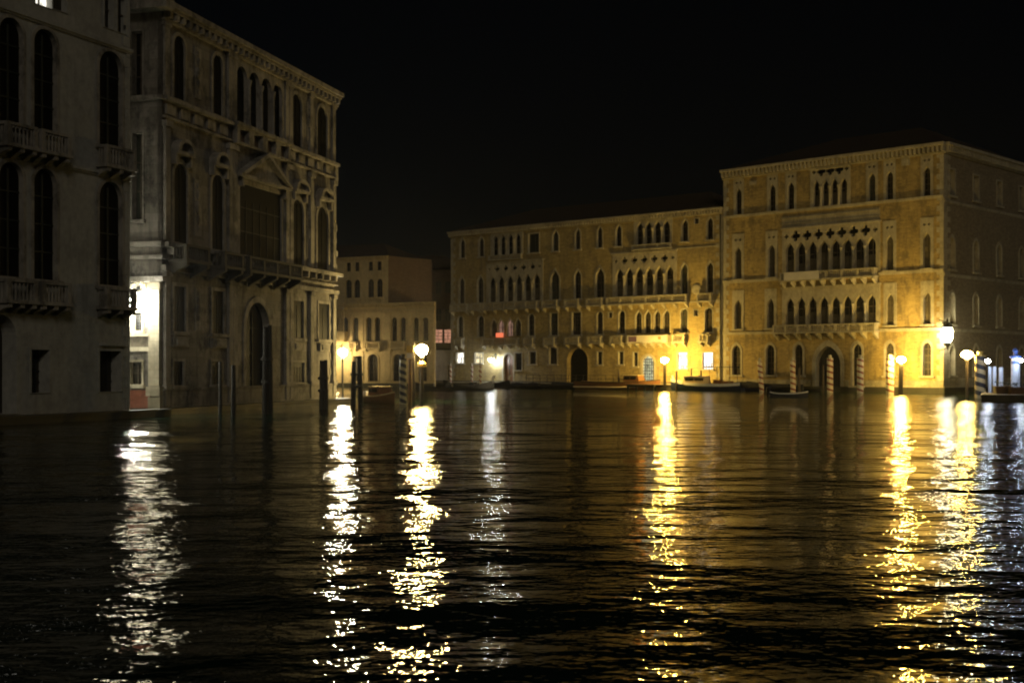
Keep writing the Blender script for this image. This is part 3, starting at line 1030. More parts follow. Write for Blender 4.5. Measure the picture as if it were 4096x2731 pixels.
# flank of P facing the narrow side canal (lit by the white lamp)
LQ = 12.0
nx, ny = 1 / math.hypot(1, .268), -.268 / math.hypot(1, .268)
Qx = Facade(-20.02 - nx * LQ, 72.8 - ny * LQ, 1, -.268, Px.root)
uq = Qx.u(551)
def zq(y, x=560):
    return Qx.z(x, y)
Qx.window(551, 17, zq(1322), zq(1248), 'rect', tw=.12, bars=(1, 5), barmat='iron', sill=True, trim='stone_plain', depth=.3)
Qx.window(545, 23, zq(1537), zq(1447), 'rect', tw=.13, bars=(1, 1), sill=True, trim='stone_plain', depth=.35)
for a, b in ((11.2, 16.2), (18.2, 22.0)):
    Qx.window(550, 20, a, b, 'rect', tw=.12, bars=(1, 2), trim='grey_trim', depth=.5)
bm = bmesh.new()
ql, qr = Qx.u(518), Qx.u(606)
box(bm, ql - 2, qr, -.3, 0, zq(1405), zq(1388))
box(bm, ql - 2, qr, -.22, 0, zq(1345), zq(1334))
Qx.part('string_course', bm, 'stone_plain')
bm = bmesh.new()                                            # corner pilaster with plinth and capital
box(bm, Qx.u(606), LQ + .0, -.35, -.003, zq(1543), zq(1160))
box(bm, Qx.u(600), LQ + .12, -.48, -.003, zq(1583), zq(1546))
box(bm, Qx.u(602), LQ + .08, -.42, -.003, zq(1157), zq(1130))
box(bm, Qx.u(606), LQ + .1, -.4, -.003, .35, zq(1586))
Qx.part('pilaster', bm, 'stone')
bm = bmesh.new()                                            # oval carved wreath over the lamp
for i in range(14):
    a = 2 * PI * i / 14
    bmesh.ops.create_icosphere(bm, subdivisions=1, radius=.11, matrix=Matrix.Translation((uq + .1 + .42 * math.cos(a), -.05, zq(1150) + .3 * math.sin(a))))
Qx.part('carved_wreath', bm, 'stone_plain')
bm = bmesh.new()
box(bm, 0, LQ + .3, -.45, 0, zq(1128), zq(1108))
Qx.part('entablature', bm, 'grey_trim')
for nm_, ov, pr, a, b_ in (('string_course', .3, .6, 9.6, 9.85), ('string_course', .2, .35, 8.9, 9.1), ('string_course', .2, .35, 18.0, 18.25), ('cornice', .8, .9, TP - .25, TP + .276)):
    bm = bmesh.new()
    box(bm, 0, LQ + ov, -pr, 0, a, b_)
    Qx.part(nm_, bm, 'grey_trim')
bm = bmesh.new()
slab(bm, rect(ql - 1.2, qr, .36, zq(1543) - .25), [], -.12, 0)
Qx.part('brick_base', bm, 'red_brick')
Qx.wall(0, LQ, -.5, TP - .11, 'grey_stone')

# ================================================================== BUILDING B1: plain grey palace at the left edge
Bx = Facade(-20.45, 68, .4256, 1)
LB = 24.0
Bx = Facade(-20.45 - Bx.ex * LB, 68 - Bx.ey * LB, .4256, 1)
Bx.root = thing('plastered_palace', 'plain grey plastered palace cut by the left edge with tall dark balcony windows', 'palace', Bx.M)
ub = lambda x: Bx.u(x)
cols = ((43, 48), (180, 46), (442, 46))
for x, hw in cols:
    Bx.window(x, hw, Bx.zz((180, 516), (442, 597)), Bx.zz((180, 120), (442, 205)), 'round', tw=.18, trim='grey_trim', glass='black_pane', barmat='shutter', bars=(1, 3), depth=.3)
    Bx.window(x, hw, Bx.zz((180, 1118), (442, 1141)), Bx.zz((180, 672), (442, 730)), 'round', tw=.18, trim='grey_trim', glass='black_pane', barmat='shutter', bars=(1, 3), depth=.3)
    for ztop, y in ((Bx.zz((180, 520), (442, 590)), 0), (Bx.zz((180, 1120), (442, 1147)), 0)):
        Bx.balcony(x - hw * 1.3, x + hw * 1.3, ztop - 1.25, ztop - .1, .75, mat='grey_trim', brk=3, brk_h=.45)
for i in range(4):                                          # storeys left of the frame
    for a, b in ((5.7, 10.3), (12.9, 17.4)):
        Bx.window(0, 0, a, b, 'round', uw=.7, dx=1.5 + i * 3.2 - Bx.u(0), tw=.18, trim='grey_plaster', glass='black_pane', barmat='shutter', bars=(1, 3))
for x, hw, y1_, y0_, gl, lb in ((172, 33, -55, 26, 'room_white', 'window with a bright light inside'), (238, 27, -55, 45, 'glass', None), (434, 18, -60, 115, 'glass', None), (489, 21, -40, 135, 'glass', None)):
    Bx.window(x, hw, Bx.z(x, y0_), Bx.z(x, y0_) + 2.1, 'rect', glass=gl, tw=.1, trim='grey_plaster', bars=(1, 1), label=lb, sill=False)
Bx.window(160, 36, 1.45, 3.55, 'rect', tw=.12, trim='grey_plaster', bars=(3, 3), barmat='iron', depth=.7, sill=False)
Bx.window(440, 43, 1.42, 3.55, 'rect', tw=.12, trim='grey_plaster', bars=(3, 3), barmat='iron', depth=.7, sill=False)
Bx.window(-8, 72, .5, 5.2, 'round', tw=.25, trim='grey_plaster', bars=None, depth=.9, sill=False, name='water_door', glass='dark_wood')
for z in (19.5, 12.7):
    Bx.band('string_course', 0, LB + .12, z, .16, .18, 'grey_plaster')
bm = bmesh.new()
box(bm, Bx.u(396), Bx.u(490), -.22, 0, 3.82, 3.98)
Bx.part('lintel', bm, 'grey_plaster')
Bx.quoins(LB - .004, -1, .5, 22, 'grey_plaster', w=.5)
Bx.cornice(0, LB + .3, 24.6, .7, .6, 'grey_plaster')
Bx.wall(0, LB, -.5, 24.4, 'grey_plaster')
bm = bmesh.new()
box(bm, LB - .3, LB - .004, .31, 14, -.5, 24.4)
box(bm, 0, .3, .31, 14, -.5, 24.4)
box(bm, .31, LB - .31, 13.7, 14, -.5, 24.4)
Bx.part('side_wall', bm, 'grey_plaster')
hip_roof(Bx, 0, LB, 14, 24.62, 2.4)

# lit stone ledge along the water under both left palaces
def ledge(fac, u0, u1, out, z, name, kind='structure'):
    bm = bmesh.new()
    box(bm, u0, u1, -out, .2, -.5, z - .12)
    box(bm, u0, u1, -out - .08, .2, z - .116, z)
    o = obj(name, bm, ['algae'], None, fac.M)
    o['kind'] = kind
    return o
ledge(Bx, 0, LB + 2.6, .7, .42, 'quay')
ledge(Px, -1.9, LP + 2, .62, .34, 'quay')

# ================================================================== quays on the far bank
bm = bmesh.new()
ua, ubb = -2, LG - .5
box(bm, ua, ubb, -2.6, -.1, -.5, .62)
box(bm, ua, ubb, -2.7, -.095, .624, .78, 1)
o = obj('quay', bm, ['algae', 'stone'], None, Gx.M)
o['kind'] = 'structure'
# land behind the far palaces
bm = bmesh.new()
pts = [Fx.pt(LF + 30, 26, 0), Fx.pt(30, 120, 0), Gx.pt(-40, 160, 0), Mx.pt(-30, 8, 0), Mx.pt(LM, 4.2, 0), Gx.pt(-.2, 8, 0), Gx.pt(LG, 5, 0), Fx.pt(1, 6, 0), Fx.pt(LF - 1, 12, 0)]
vs = [bm.verts.new((p[0], p[1], .5)) for p in pts]
bm.faces.new(vs)
o = obj('ground', bm, 'algae')
o['kind'] = 'structure'

# ================================================================== lamps

def lantern(parent, z, r, h, mat, cap=True, shade=True):
    bm = bmesh.new()
    prof = [(r * math.cos(a) if abs(a) < 1.5 else .12 * r, h / 2 * math.sin(a)) for a in (-1.35, -1.0, -.65, -.3, 0, .3, .65, 1.0, 1.35)]
    lathe(bm, prof, 16, cz=z)
    obj('lamp_glass', bm, mat, parent, smooth=True)
    if cap:
        bm = bmesh.new()
        lathe(bm, [(.24 * r, h * .49), (.3 * r, h * .53), (.1 * r, h * .6), (.03, h * .72)], 12, cz=z)
        obj('lamp_cap', bm, 'iron', parent)
    bm = bmesh.new()
    lathe(bm, [(.09, -h * .5 - .22), (.2, -h * .5 - .18), (.12, -h * .5 - .1), (.3 * r + .03, -h * .5 - .004)], 12, cz=z)
    obj('lamp_holder', bm, 'iron', parent)

def post_lamp(x, y, Y, r, h, mat, pr, pmat, label, lean=0, collar=False):
    X, Z = wpt(x, Y), zpt(y, Y)
    t = thing('street_lamp', label, 'lamp', Matrix.Translation((X, Y, 0)), 'lamps on posts in the canal')
    bm = bmesh.new()
    zt = Z - h / 2 - .2
    bar(bm, (-lean, 0, -1.5), (0, 0, zt), pr, pr * .8, 10)
    obj('post', bm, pmat, t)
    if collar:
        bm = bmesh.new()
        lathe(bm, [(pr * 1.0, zt - .75), (pr * 2.1, zt - .7), (pr * 2.1, zt - .45), (pr * 1.2, zt - .3)], 12)
        obj('collar', bm, 'gold', t)
    lantern(t, Z, r, h, mat)
    return t
post_lamp(1687, 1399, 100, .47, .84, 'sodium_big', .17, 'wood', 'biggest round yellow lamp in front of the cream palace, on a gilded collar', collar=True)
post_lamp(2659, 1440, Gx.Y + Gx.u(2659) * Gx.ey - 4.8, .43, .58, 'sodium', .22, 'wood', 'orange lamp on a short wooden post on the dock before the long palace')
post_lamp(3605, 1438, Fx.Y + Fx.u(3605) * Fx.ey - 4.8, .43, .58, 'sodium', .26, 'wood', 'orange lamp on a leaning grey post in front of the tall brick palace', lean=.12)
post_lamp(3868, 1418, 113, .5, .66, 'sodium_soft', .15, 'wood', 'orange lamp on a plain post right of the brick palace corner')

M['harbour_white'] = glow('white_post_lamp_glass', (1, .93, .70), 620)
post_lamp(1370, 1409, 103, .36, .56, 'harbour_white', .09, 'dark_wood', 'whitish lamp on a thin dark post just past the carved palace corner')

def wall_lamp(fac, u, y, z, r, h, mat, label, arm=.8):
    p = fac.M @ Matrix.Translation((u, 0, 0))
    t = thing('wall_lamp', label, 'lamp', p, 'lamps fixed to walls')
    bm = bmesh.new()
    bar(bm, (0, -.02, z + h * .5 + .55), (0, -arm, z + h * .5 + .32), .045, n=6)
    bar(bm, (0, -.02, z - h * .2), (0, -arm * .6, z + h * .5 + .38), .03, n=6)
    bar(bm, (0, -arm, z + h * .5), (0, -arm, z + h * .5 + .34), .03, n=6)
    box(bm, -.12, .12, -.05, -.001, z - h * .3, z + h * .5 + .7)
    obj('bracket', bm, 'iron', t)
    bm = bmesh.new()
    lathe(bm, [(.5 * r, -h / 2), (.95 * r, -h * .1), (r, h * .3), (.7 * r, h / 2)], 12, 0, -arm, z)
    obj('lamp_glass', bm, mat, t, smooth=True)
    bm = bmesh.new()
    lathe(bm, [(r * 1.08, h / 2 + .003), (r * .6, h / 2 + .15), (.05, h / 2 + .25)], 12, 0, -arm, z)
    obj('lamp_cap', bm, 'iron', t)
    bm = bmesh.new()
    lathe(bm, [(.06, -h / 2 - .2), (.5 * r, -h / 2 - .003)], 12, 0, -arm, z)
    obj('lamp_holder', bm, 'iron', t)
    return t
# white lamp in the side canal
wall_lamp(Qx, Qx.u(553), -.3, zq(1212), .24, .42, 'white_lamp', 'glaring white wall lamp in the gap between the two left palaces', arm=.75)
wall_lamp(Mx, Mx.u(1368), -.3, zpt(1407, 172), .52, .72, 'wall_fill', 'added second lantern on a long arm, lighting the cream palace wall behind the whitish post lamp', arm=2.6)  # second lantern, added to brighten the cream palace wall
# corner lantern of the brick palace
t = thing('wall_lamp', 'large white lantern on the corner of the tall brick palace', 'lamp', Matrix.Translation((wpt(3790, 130.6), 130.6, 0)), 'lamps fixed to walls')
zl = zpt(1340, 130.6)
bm = bmesh.new()
lathe(bm, [(.3, -.75), (.52, -.3), (.56, .45), (.4, .75)], 8, 0, 0, zl)
obj('lamp_glass', bm, glow('corner_lantern_glass', (1, .90, .56), 75), t)
bm = bmesh.new()
lathe(bm, [(.66, .753), (.4, 1.1), (.12, 1.3), (.14, 1.5), (.03, 1.75)], 8, 0, 0, zl)
for i in range(6):
    a = PI * i / 3
    bmesh.ops.create_icosphere(bm, subdivisions=1, radius=.14, matrix=Matrix.Translation((.45 * math.cos(a), .45 * math.sin(a), zl + 1.25)))
obj('lamp_cap', bm, 'iron', t)
bm = bmesh.new()
lathe(bm, [(.05, -1.5), (.14, -1.2), (.4, -.95), (.34, -.753)], 8, 0, 0, zl)
bar(bm, (0, 0, zl - 1.3), (-.5, 1.1, zl - 1.6), .06, n=6)
bar(bm, (0, 0, zl + 1.3), (-.5, 1.1, zl + 1.6), .06, n=6)
obj('bracket', bm, 'iron', t)
# small white lamp low on the long palace
wall_lamp(Gx, Gx.u(1984), -.3, Gx.z(1984, 1440), .36, .42, glow('door_lamp_glass', (.92, .97, 1), 180), 'small white lamp beside the brown arched door of the long palace', arm=1.0)
# dim lamp on the red lit window
# ================================================================== mooring poles
def striped_pole(x, ytop, ybot_Y, r, mat, label, group, lean=0, cap='stone_plain', capr=None):
    Y = ybot_Y
    X, Z = wpt(x, Y), zpt(ytop, Y)
    t = thing('mooring_pole', label, 'mooring pole', Matrix.Translation((X, Y, 0)) @ Matrix.Rotation(lean, 4, 'Y'), group)
    bm = bmesh.new()
    lathe(bm, [(r, -1.5), (r, Z - .45), (r * .96, Z - .44)], 14)
    obj('shaft', bm, mat, t)
    bm = bmesh.new()
    lathe(bm, [(r * 1.15, Z - .43), (r * 1.15, Z - .36), (r * .5, Z - .32), (r * .62, Z - .05), (r * .3, Z)], 12)
    obj('cap', bm, cap, t)
    return t
GF = 'red and white spiral poles before the brick palace'
fy = lambda x, d: Fx.Y + Fx.u(x) * Fx.ey - d
striped_pole(3047, 1430, fy(3047, 3.5), .27, 'red_white', 'leftmost red and white pole by the brick palace, leaning', GF, lean=-.07)
striped_pole(3173, 1428, fy(3173, 3.2), .3, 'red_white', 'red and white pole left of the water gate', GF, lean=-.02)
striped_pole(3320, 1419, fy(3320, 2.8), .34, 'red_white', 'red and white pole standing before the water gate', GF)
striped_pole(3441, 1419, fy(3441, 2.6), .34, 'red_white', 'red and white pole just right of the water gate', GF)
striped_pole(3560, 1417, fy(3560, 4.2), .4, 'red_white', 'thickest red and white pole, left of the orange lamp', GF)
striped_pole(1612, 1415, 93, .25, 'navy_cream', 'dark and cream spiral pole left of the biggest round lamp', None, cap='dark_wood')
striped_pole(3921, 1404, 112, .45, 'navy_cream_wide', 'thick navy and cream spiral pole on the pontoon at right', None, cap='gold')
gl = 'thin striped poles before the long palace'
for x, lb in ((1802, 'leftmost thin striped pole before the long palace'), (1887, 'thin striped pole under the cream-lit window'), (1921, 'thin striped pole between the cream-lit window and the white lamp')):
    striped_pole(x, 1452, Gx.Y + Gx.u(x) * Gx.ey - 4.5, .16, 'red_white', lb, gl)

def wood_pole(x, ytop, Y, r, label, n=1, mat='wood', lean=0, group='plain wooden mooring poles', name='wooden_pole', chain=False):
    X, Z = wpt(x, Y), zpt(ytop, Y)
    bm = bmesh.new()
    rnd = random.Random(int(x))
    for i in range(n):
        a = 2 * PI * i / max(n, 1)
        k = r * 1.0 if n > 1 else 0
        zz = Z - (rnd.uniform(0, .5) if i else 0)
        bar(bm, (k * 1.5 * math.cos(a) + lean, k * 1.5 * math.sin(a), -1.5), (k * math.cos(a), k * math.sin(a), zz), r * 1.05, r * .85, 9)
    if n > 1:
        for q in (.35, .6):
            lathe(bm, [(r * 2.35, Z * q), (r * 2.35, Z * q + .18)], 12)
    o = obj(name, bm, mat, None, Matrix.Translation((X, Y, 0)))
    top(o, label, 'mooring pole', group)
    return o
wood_pole(1293, 1440, 82, .15, 'dark three-pole bundle at the far corner of the carved palace', 3, 'dark_wood', name='pole_bundle')
wood_pole(1068, 1300, 73, .15, 'tallest dark pole bundle before the big water door', 3, 'dark_wood', name='pole_bundle')
wood_pole(882, 1446, 72, .12, 'leftmost thin dark pole before the carved palace', 1, 'dark_wood')
wood_pole(934, 1460, 70, .14, 'dark pole second from left before the carved palace', 1, 'dark_wood')
wood_pole(1427, 1424, 92, .2, 'dark pole pair between the small lamp and the taxi boat', 2, 'dark_wood', name='pole_bundle')
wood_pole(1640, 1436, 98, .16, 'brown pole between the spiral pole and the biggest lamp', 1, 'varnish')
wood_pole(1653, 1372, 99, .15, 'tall brown pole carrying the yellow sign', 1, 'wood')
wood_pole(3196, 1470, fy(3196, 3), .18, 'plain pole right of the second red and white pole', 1, 'wood')
wood_pole(3293, 1462, fy(3293, 3), .17, 'plain pole left of the water gate pole', 1, 'wood')
wood_pole(2706, 1484, Gx.Y + Gx.u(2706) * Gx.ey - 4, .15, 'short pole at the bow of the white boat', 1, 'wood')
wood_pole(2765, 1474, Gx.Y + Gx.u(2765) * Gx.ey - 3.4, .12, 'thin pole behind the cabin of the white boat', 1, 'wood')
wood_pole(2804, 1480, Gx.Y + Gx.u(2804) * Gx.ey - 3.4, .12, 'thin pole below the brightest window', 1, 'wood')
wood_pole(2475, 1478, Gx.Y + Gx.u(2475) * Gx.ey - 3.2, .15, 'thin pole at the stern of the brown launch', 1, 'wood')

# yellow sign on the pole left of the big lamp
Ys = 98.6
t = thing('pole_sign', 'yellow and white stop sign on the pole left of the biggest lamp', 'sign', Matrix.Translation((wpt(1640, Ys), Ys, 0)))
bm = bmesh.new()
box(bm, -.26, .26, -.06, .0, zpt(1410, Ys), zpt(1382, Ys))
obj('yellow_panel', bm, simple('yellow_sign', (.65, .42, .06), .6, .1), t)
bm = bmesh.new()
box(bm, -.24, .22, -.05, .0, zpt(1432, Ys), zpt(1412, Ys))
obj('white_panel', bm, 'white_paint', t)

# ================================================================== boats
def hull_bm(L, beam, H, bow=.6, stern=.15, keel=-.35, power=2.2, sternw=.75, strip=.1):
    bm = bmesh.new()
    n = 22
    secs = []
    for i in range(n + 1):
        t = i / n                                            # 0 stern, 1 bow
        x = (t - .5) * L
        b = beam / 2 * (sternw + (1 - sternw) * min(1, t / .35)) if t < .35 else beam / 2 * (1 - ((t - .35) / .65) ** power)
        b = max(b, .02)
        s = H + bow * max(0, (t - .45) / .55) ** 2 + stern * max(0, (.3 - t) / .3) ** 2
        k = keel * (1 - .8 * max(0, (t - .8) / .2))
        secs.append([(x, -b, s), (x, -b * .98, s - strip), (x, -b * .88, s * .35), (x, -b * .55, k * .7), (x, 0, k), (x, b * .55, k * .7), (x, b * .88, s * .35), (x, b * .98, s - strip), (x, b, s), (x, b * .8, s - .02), (x, b * .7, s * .4), (x, -b * .7, s * .4), (x, -b * .8, s - .02)])
    V = [[bm.verts.new(p) for p in s_] for s_ in secs]
    m = len(V[0])
    for a, b_ in zip(V, V[1:]):
        for j in range(m):
            f = bm.faces.new((a[j], a[(j + 1) % m], b_[(j + 1) % m], b_[j]))
            f.material_index = 1 if j in (0, 7) else (2 if j >= 8 else 0)
    bm.faces.new(V[0]); bm.faces.new(V[-1][::-1])
    return bm

def boat(name, label, cat, X, Y, ang, L, beam, H, mats, **kw):
    t = thing(name, label, cat, Matrix.Translation((X, Y, 0)) @ Matrix.Rotation(ang, 4, 'Z'))
    obj('hull', hull_bm(L, beam, H, **kw), list(mats), t)
    return t

def cabin(t, x0, x1, w, z0, z1, mat='white_paint', glass='glass', roof='white_paint', slope=.25, nwin=3):
    bm = bmesh.new()
    w2 = w * .86
    A = [(x0, -w, z0), (x1, -w, z0), (x1, w, z0), (x0, w, z0), (x0 + slope * .4, -w2, z1), (x1 - slope, -w2, z1), (x1 - slope, w2, z1), (x0 + slope * .4, w2, z1)]
    v = [bm.verts.new(p) for p in A]
    for f in ((3, 2, 1, 0), (4, 5, 6, 7), (0, 1, 5, 4), (1, 2, 6, 5), (2, 3, 7, 6), (3, 0, 4, 7)):
        bm.faces.new([v[i] for i in f])
    c = obj('cabin', bm, mat, t)
    h = z1 - z0
    for i in range(nwin):
        a = x0 + .25 + (x1 - x0 - .6) * i / nwin
        b = a + (x1 - x0 - .6) / nwin - .12
        for sgn in (-1, 1):
            bm = bmesh.new()
            yy = sgn * ((w + w2) / 2 + .035)
            box(bm, a, b, yy - .03, yy + .03, z0 + h * .4, z0 + h * .8)
            obj('window', bm, glass, c)
    bm = bmesh.new()
    box(bm, x0 + slope * .2, x1 - slope * .8, -w2 - .08, w2 + .08, z1 + .004, z1 + .07)
    obj('cabin_roof', bm, roof, t)

ga = math.atan2(Gx.ey, Gx.ex)
fa = math.atan2(Fx.ey, Fx.ex)
def along(fac, x, d):
    u = fac.u(x)
    p = fac.pt(u, -d, 0)
    # keep the picture column x while stepping away from the wall
    rx = (x - CX) / FPX
    Y = p[1]
    return rx * Y, Y
# white and navy boat
X, Y = along(Gx, 2826, 4.6)
t = boat('motor_boat', 'white boat with navy waterline, cabin and flat awning beside the palace corner', 'boat', X, Y, ga + PI, 9.8, 2.3, .85, ('navy', 'white_paint', 'cream_paint'), bow=.55, strip=.32)
cabin(t, -.2, 3.0, .72, .85, 1.65, 'cream_paint', nwin=2)
bm = bmesh.new()
box(bm, -3.9, -.6, -1.0, 1.0, 2.72, 2.80)
for xx in (-3.6, -.9):
    for yy in (-.85, .85):
        bar(bm, (xx, yy, .8), (xx, yy, 2.72), .03, n=6)
obj('awning', bm, 'canvas', t)
bm = bmesh.new()
bar(bm, (-.6, 0, 2.75), (3.6, 0, 2.7), .05, n=6)
obj('boom', bm, 'cream_paint', t)
bm = bmesh.new()
bar(bm, (4.55, 0, 1.3), (4.7, 0, 1.75), .09, n=8)
obj('bow_post', bm, 'white_paint', t)
bm = bmesh.new()
box(bm, -3.2, -2.4, -.7, .7, .6, 1.15)
box(bm, -1.9, -1.1, -.35, .35, .6, 1.3)
obj('seat', bm, 'varnish', t)
# brown launch
X, Y = along(Gx, 2472, 4.3)
t = boat('wooden_launch', 'long brown wooden launch with a pale rubbing strake and small canopy along the quay', 'boat', X, Y, ga, 12.4, 2.3, .95, ('varnish', 'dark_wood', 'varnish'), bow=.35)
bm = bmesh.new()
for i in range(20):
    t0, t1 = i / 20, (i + 1) / 20
    def P_(t_):
        b = 1.15 * (.75 + .25 * min(1, t_ / .35)) if t_ < .35 else 1.15 * (1 - ((t_ - .35) / .65) ** 2.2)
        return ((t_ - .5) * 12.4, -max(b, .02) * .97 - .05, .30 + .22 * max(0, (t_ - .45) / .55) ** 2)
    bar(bm, P_(t0), P_(t1), .09, n=6)
obj('rubbing_strake', bm, 'cream_paint', t)
cabin(t, 1.2, 3.6, .75, 1.0, 1.75, 'varnish', roof='cream_paint', nwin=2)
# dark moored boats
for x, d, L, H, lb in ((2300, 4.0, 9.5, .5, 'dark low barge moored before the dark arched gateway'),
                       (2120, 4.0, 7.5, .4, 'dark covered boat moored left of the dark gateway')):
    X, Y = along(Gx, x, d)
    t = boat('moored_boat', lb, 'boat', X, Y, ga, L, 1.8, H, ('black_paint', 'dark_wood', 'dark_wood'), bow=.3)
    bm = bmesh.new()
    for i in range(8):
        a = -L * .35 + L * .6 * i / 8
        box(bm, a, a + L * .075 + .004 * i, -.62, .62, H, H + .32 + .06 * math.sin(i * 1.3))
    obj('tarpaulin', bm, 'canvas', t)
X, Y = along(Fx, 2998, 2.6)
t = boat('moored_boat', 'dark covered boat moored left of the leaning red and white pole', 'boat', X, Y, fa + PI, 6.5, 1.9, .5, ('navy', 'dark_wood', 'dark_wood'), bow=.3)
bm = bmesh.new()
prism(bm, [(-2.4, .5), (2.0, .5), (1.8, .95), (.6, 1.12), (-2.2, .9)], -.7, .7)
obj('tarpaulin', bm, 'canvas', t)
X, Y = along(Fx, 3120, 2.2)
t = boat('moored_boat', 'dark boat tied up between the two left red and white poles', 'boat', X, Y, fa, 6.0, 1.7, .5, ('black_paint', 'dark_wood', 'dark_wood'), bow=.35)
bm = bmesh.new()
prism(bm, [(-2.1, .5), (1.6, .5), (1.4, .85), (-2.0, .9)], -.6, .6)
obj('tarpaulin', bm, 'canvas', t)
# gondolas near the cream palace
for x, Y, a, lb in ((1812, 151, -.25, 'black gondola drifting below the low house, right of the biggest lamp'), (1905, 166, -.5, 'black gondola tied by the thin striped poles')):
    X = wpt(x, Y)
    t = boat('gondola', lb, 'gondola', X, Y, a, 10.0, 1.4, .42, ('black_paint', 'black_paint', 'dark_wood'), bow=.75, stern=.7, sternw=.15, power=1.8)
    bm = bmesh.new()
    prism(bm, [(4.75, .9), (4.95, .9), (5.05, 1.5), (5.3, 1.65), (5.05, 1.8), (4.8, 1.6)], -.03, .03)
    obj('prow_iron', bm, 'white_paint', t)
    bm = bmesh.new()
    box(bm, -.8, -.1, -.45, .45, .3, .8)
    obj('seat', bm, 'canvas', t)
# small motor dinghy
Y = 5090 * CH / (1590 - HZ) * 1.02
X = wpt(3155, Y)
t = boat('motor_dinghy', 'small pale dinghy with outboard motor on open water before the brick palace', 'boat', X, Y, -.12, 3.5, 1.4, .38, ('canvas', 'white_paint', 'canvas'), bow=.18, sternw=.8, power=2.6)
bm = bmesh.new()
box(bm, -2.0, -1.72, -.16, .16, .35, .85)
box(bm, -1.98, -1.85, -.06, .06, -.3, .346)
bar(bm, (-1.7, 0, .7), (-1.2, .1, .75), .03, n=6)
obj('outboard_motor', bm, 'black_paint', t)
bm = bmesh.new()
for xx in (-.9, .3):
    box(bm, xx, xx + .25, -.5, .5, .24, .32)
obj('bench', bm, 'white_paint', t)
# water taxi on the left
Y = 98
X = wpt(1520, Y)
t = boat('water_taxi', 'varnished water taxi between the wooden poles in front of the cream palace', 'boat', X, Y, -1.0, 4.9, 1.7, .55, ('varnish', 'cream_paint', 'varnish'), bow=.35, sternw=.85)
cabin(t, -.9, 1.1, .62, .55, 1.2, 'varnish', roof='cream_paint', nwin=2)
bm = bmesh.new()
box(bm, -2.1, -1.4, -.5, .5, .5, .85)
obj('seat', bm, 'white_paint', t)

# ================================================================== docks, railings
def dock(name, label, Mx_, L, W, z, piles, mat='wood'):
    t = thing(name, label, 'dock', Mx_)
    bm = bmesh.new()
    n = int(L / .25)
    for i in range(n):
        box(bm, i * L / n, (i + 1) * L / n - .02, 0, W, z - .08, z)
    obj('deck', bm, mat, t)
    bm = bmesh.new()
    box(bm, 0, L, .05, .2, z - .36, z - .084)
    box(bm, 0, L, W - .2, W - .05, z - .36, z - .084)
    obj('beam', bm, 'dark_wood', t)
    for i in range(piles):
        for yy in (.12, W - .12):
            bm = bmesh.new()
            xx = .15 + (L - .3) * i / max(1, piles - 1)
            bar(bm, (xx, yy, -1.5), (xx, yy, z - .37), .11, n=8)
            obj('pile', bm, 'dark_wood', t)
    return t
ud0, ud1 = Gx.u(2605), Gx.u(2712)
dock('wooden_dock', 'dark wooden landing stage under the orange lamp, left of the white boat', Gx.M @ Matrix.Translation((ud0, -5.4, 0)), ud1 - ud0, 2.6, .72, 4)
# pontoon at the right edge
YP = 112
pm = Matrix.Translation((wpt(3925, 101), 101, 0)) @ Matrix.Rotation(-.36, 4, 'Z')
t = thing('pontoon', 'dark floating pontoon at the right edge under the pale posts', 'pontoon', pm)
bm = bmesh.new()
box(bm, 0, 16, 0, 11, -.4, .36)
box(bm, -.06, 16.06, -.06, 11.06, .364, .5)
obj('float', bm, 'dark_wood', t)
bm = bmesh.new()
for i in range(40):
    box(bm, i * .4, i * .4 + .37,    .02, 10.9, .504, .54)
obj('deck', bm, 'wood', t)
def parapet_box(x, Y, w, h, label):
    o = thing('planter_box', label, 'planter', Matrix.Translation((wpt(x, Y), Y, .542)), 'boxes on the pontoon')
    bm = bmesh.new()
    box(bm, -w / 2, w / 2, -.4, .4, 0, h)
    box(bm, -w / 2 - .05, w / 2 + .05, -.45, .45, h + .003, h + .08)
    obj('tub', bm, 'varnish', o)
    bm = bmesh.new()
    rnd = random.Random(int(x))
    for i in range(60):
        c = Vector((rnd.uniform(-w / 2, w / 2), rnd.uniform(-.35, .35), h + .1 + rnd.uniform(0, .28)))
        d = Vector((rnd.uniform(-1, 1), rnd.uniform(-1, 1), rnd.uniform(.2, 1))).normalized() * .13
        s_ = d.orthogonal().normalized() * .05
        bm.faces.new([bm.verts.new(c), bm.verts.new(c + d * .5 + s_), bm.verts.new(c + d), bm.verts.new(c + d * .5 - s_)])
    obj('leaves', bm, 'leaf', o)
parapet_box(4010, 105, 1.3, .55, 'left wooden planter box on the pontoon')
parapet_box(4070, 104, 1.2, .5, 'right wooden planter box on the pontoon')
for x, y, r, lb in ((3958, 1466, .16, 'leftmost short pale post on the pontoon'), (3978, 1466, .15, 'middle short pale post on the pontoon'), (4004, 1468, .18, 'short pale post left of the planter boxes')):
    bm = bmesh.new()
    Yp = 109
    lathe(bm, [(r, .3), (r, zpt(y, Yp) - .08), (r * .7, zpt(y, Yp))], 12)
    o = obj('pale_post', bm, 'blue_white', None, Matrix.Translation((wpt(x, Yp), Yp, 0)))
    top(o, lb, 'post', 'pale posts on the pontoon')
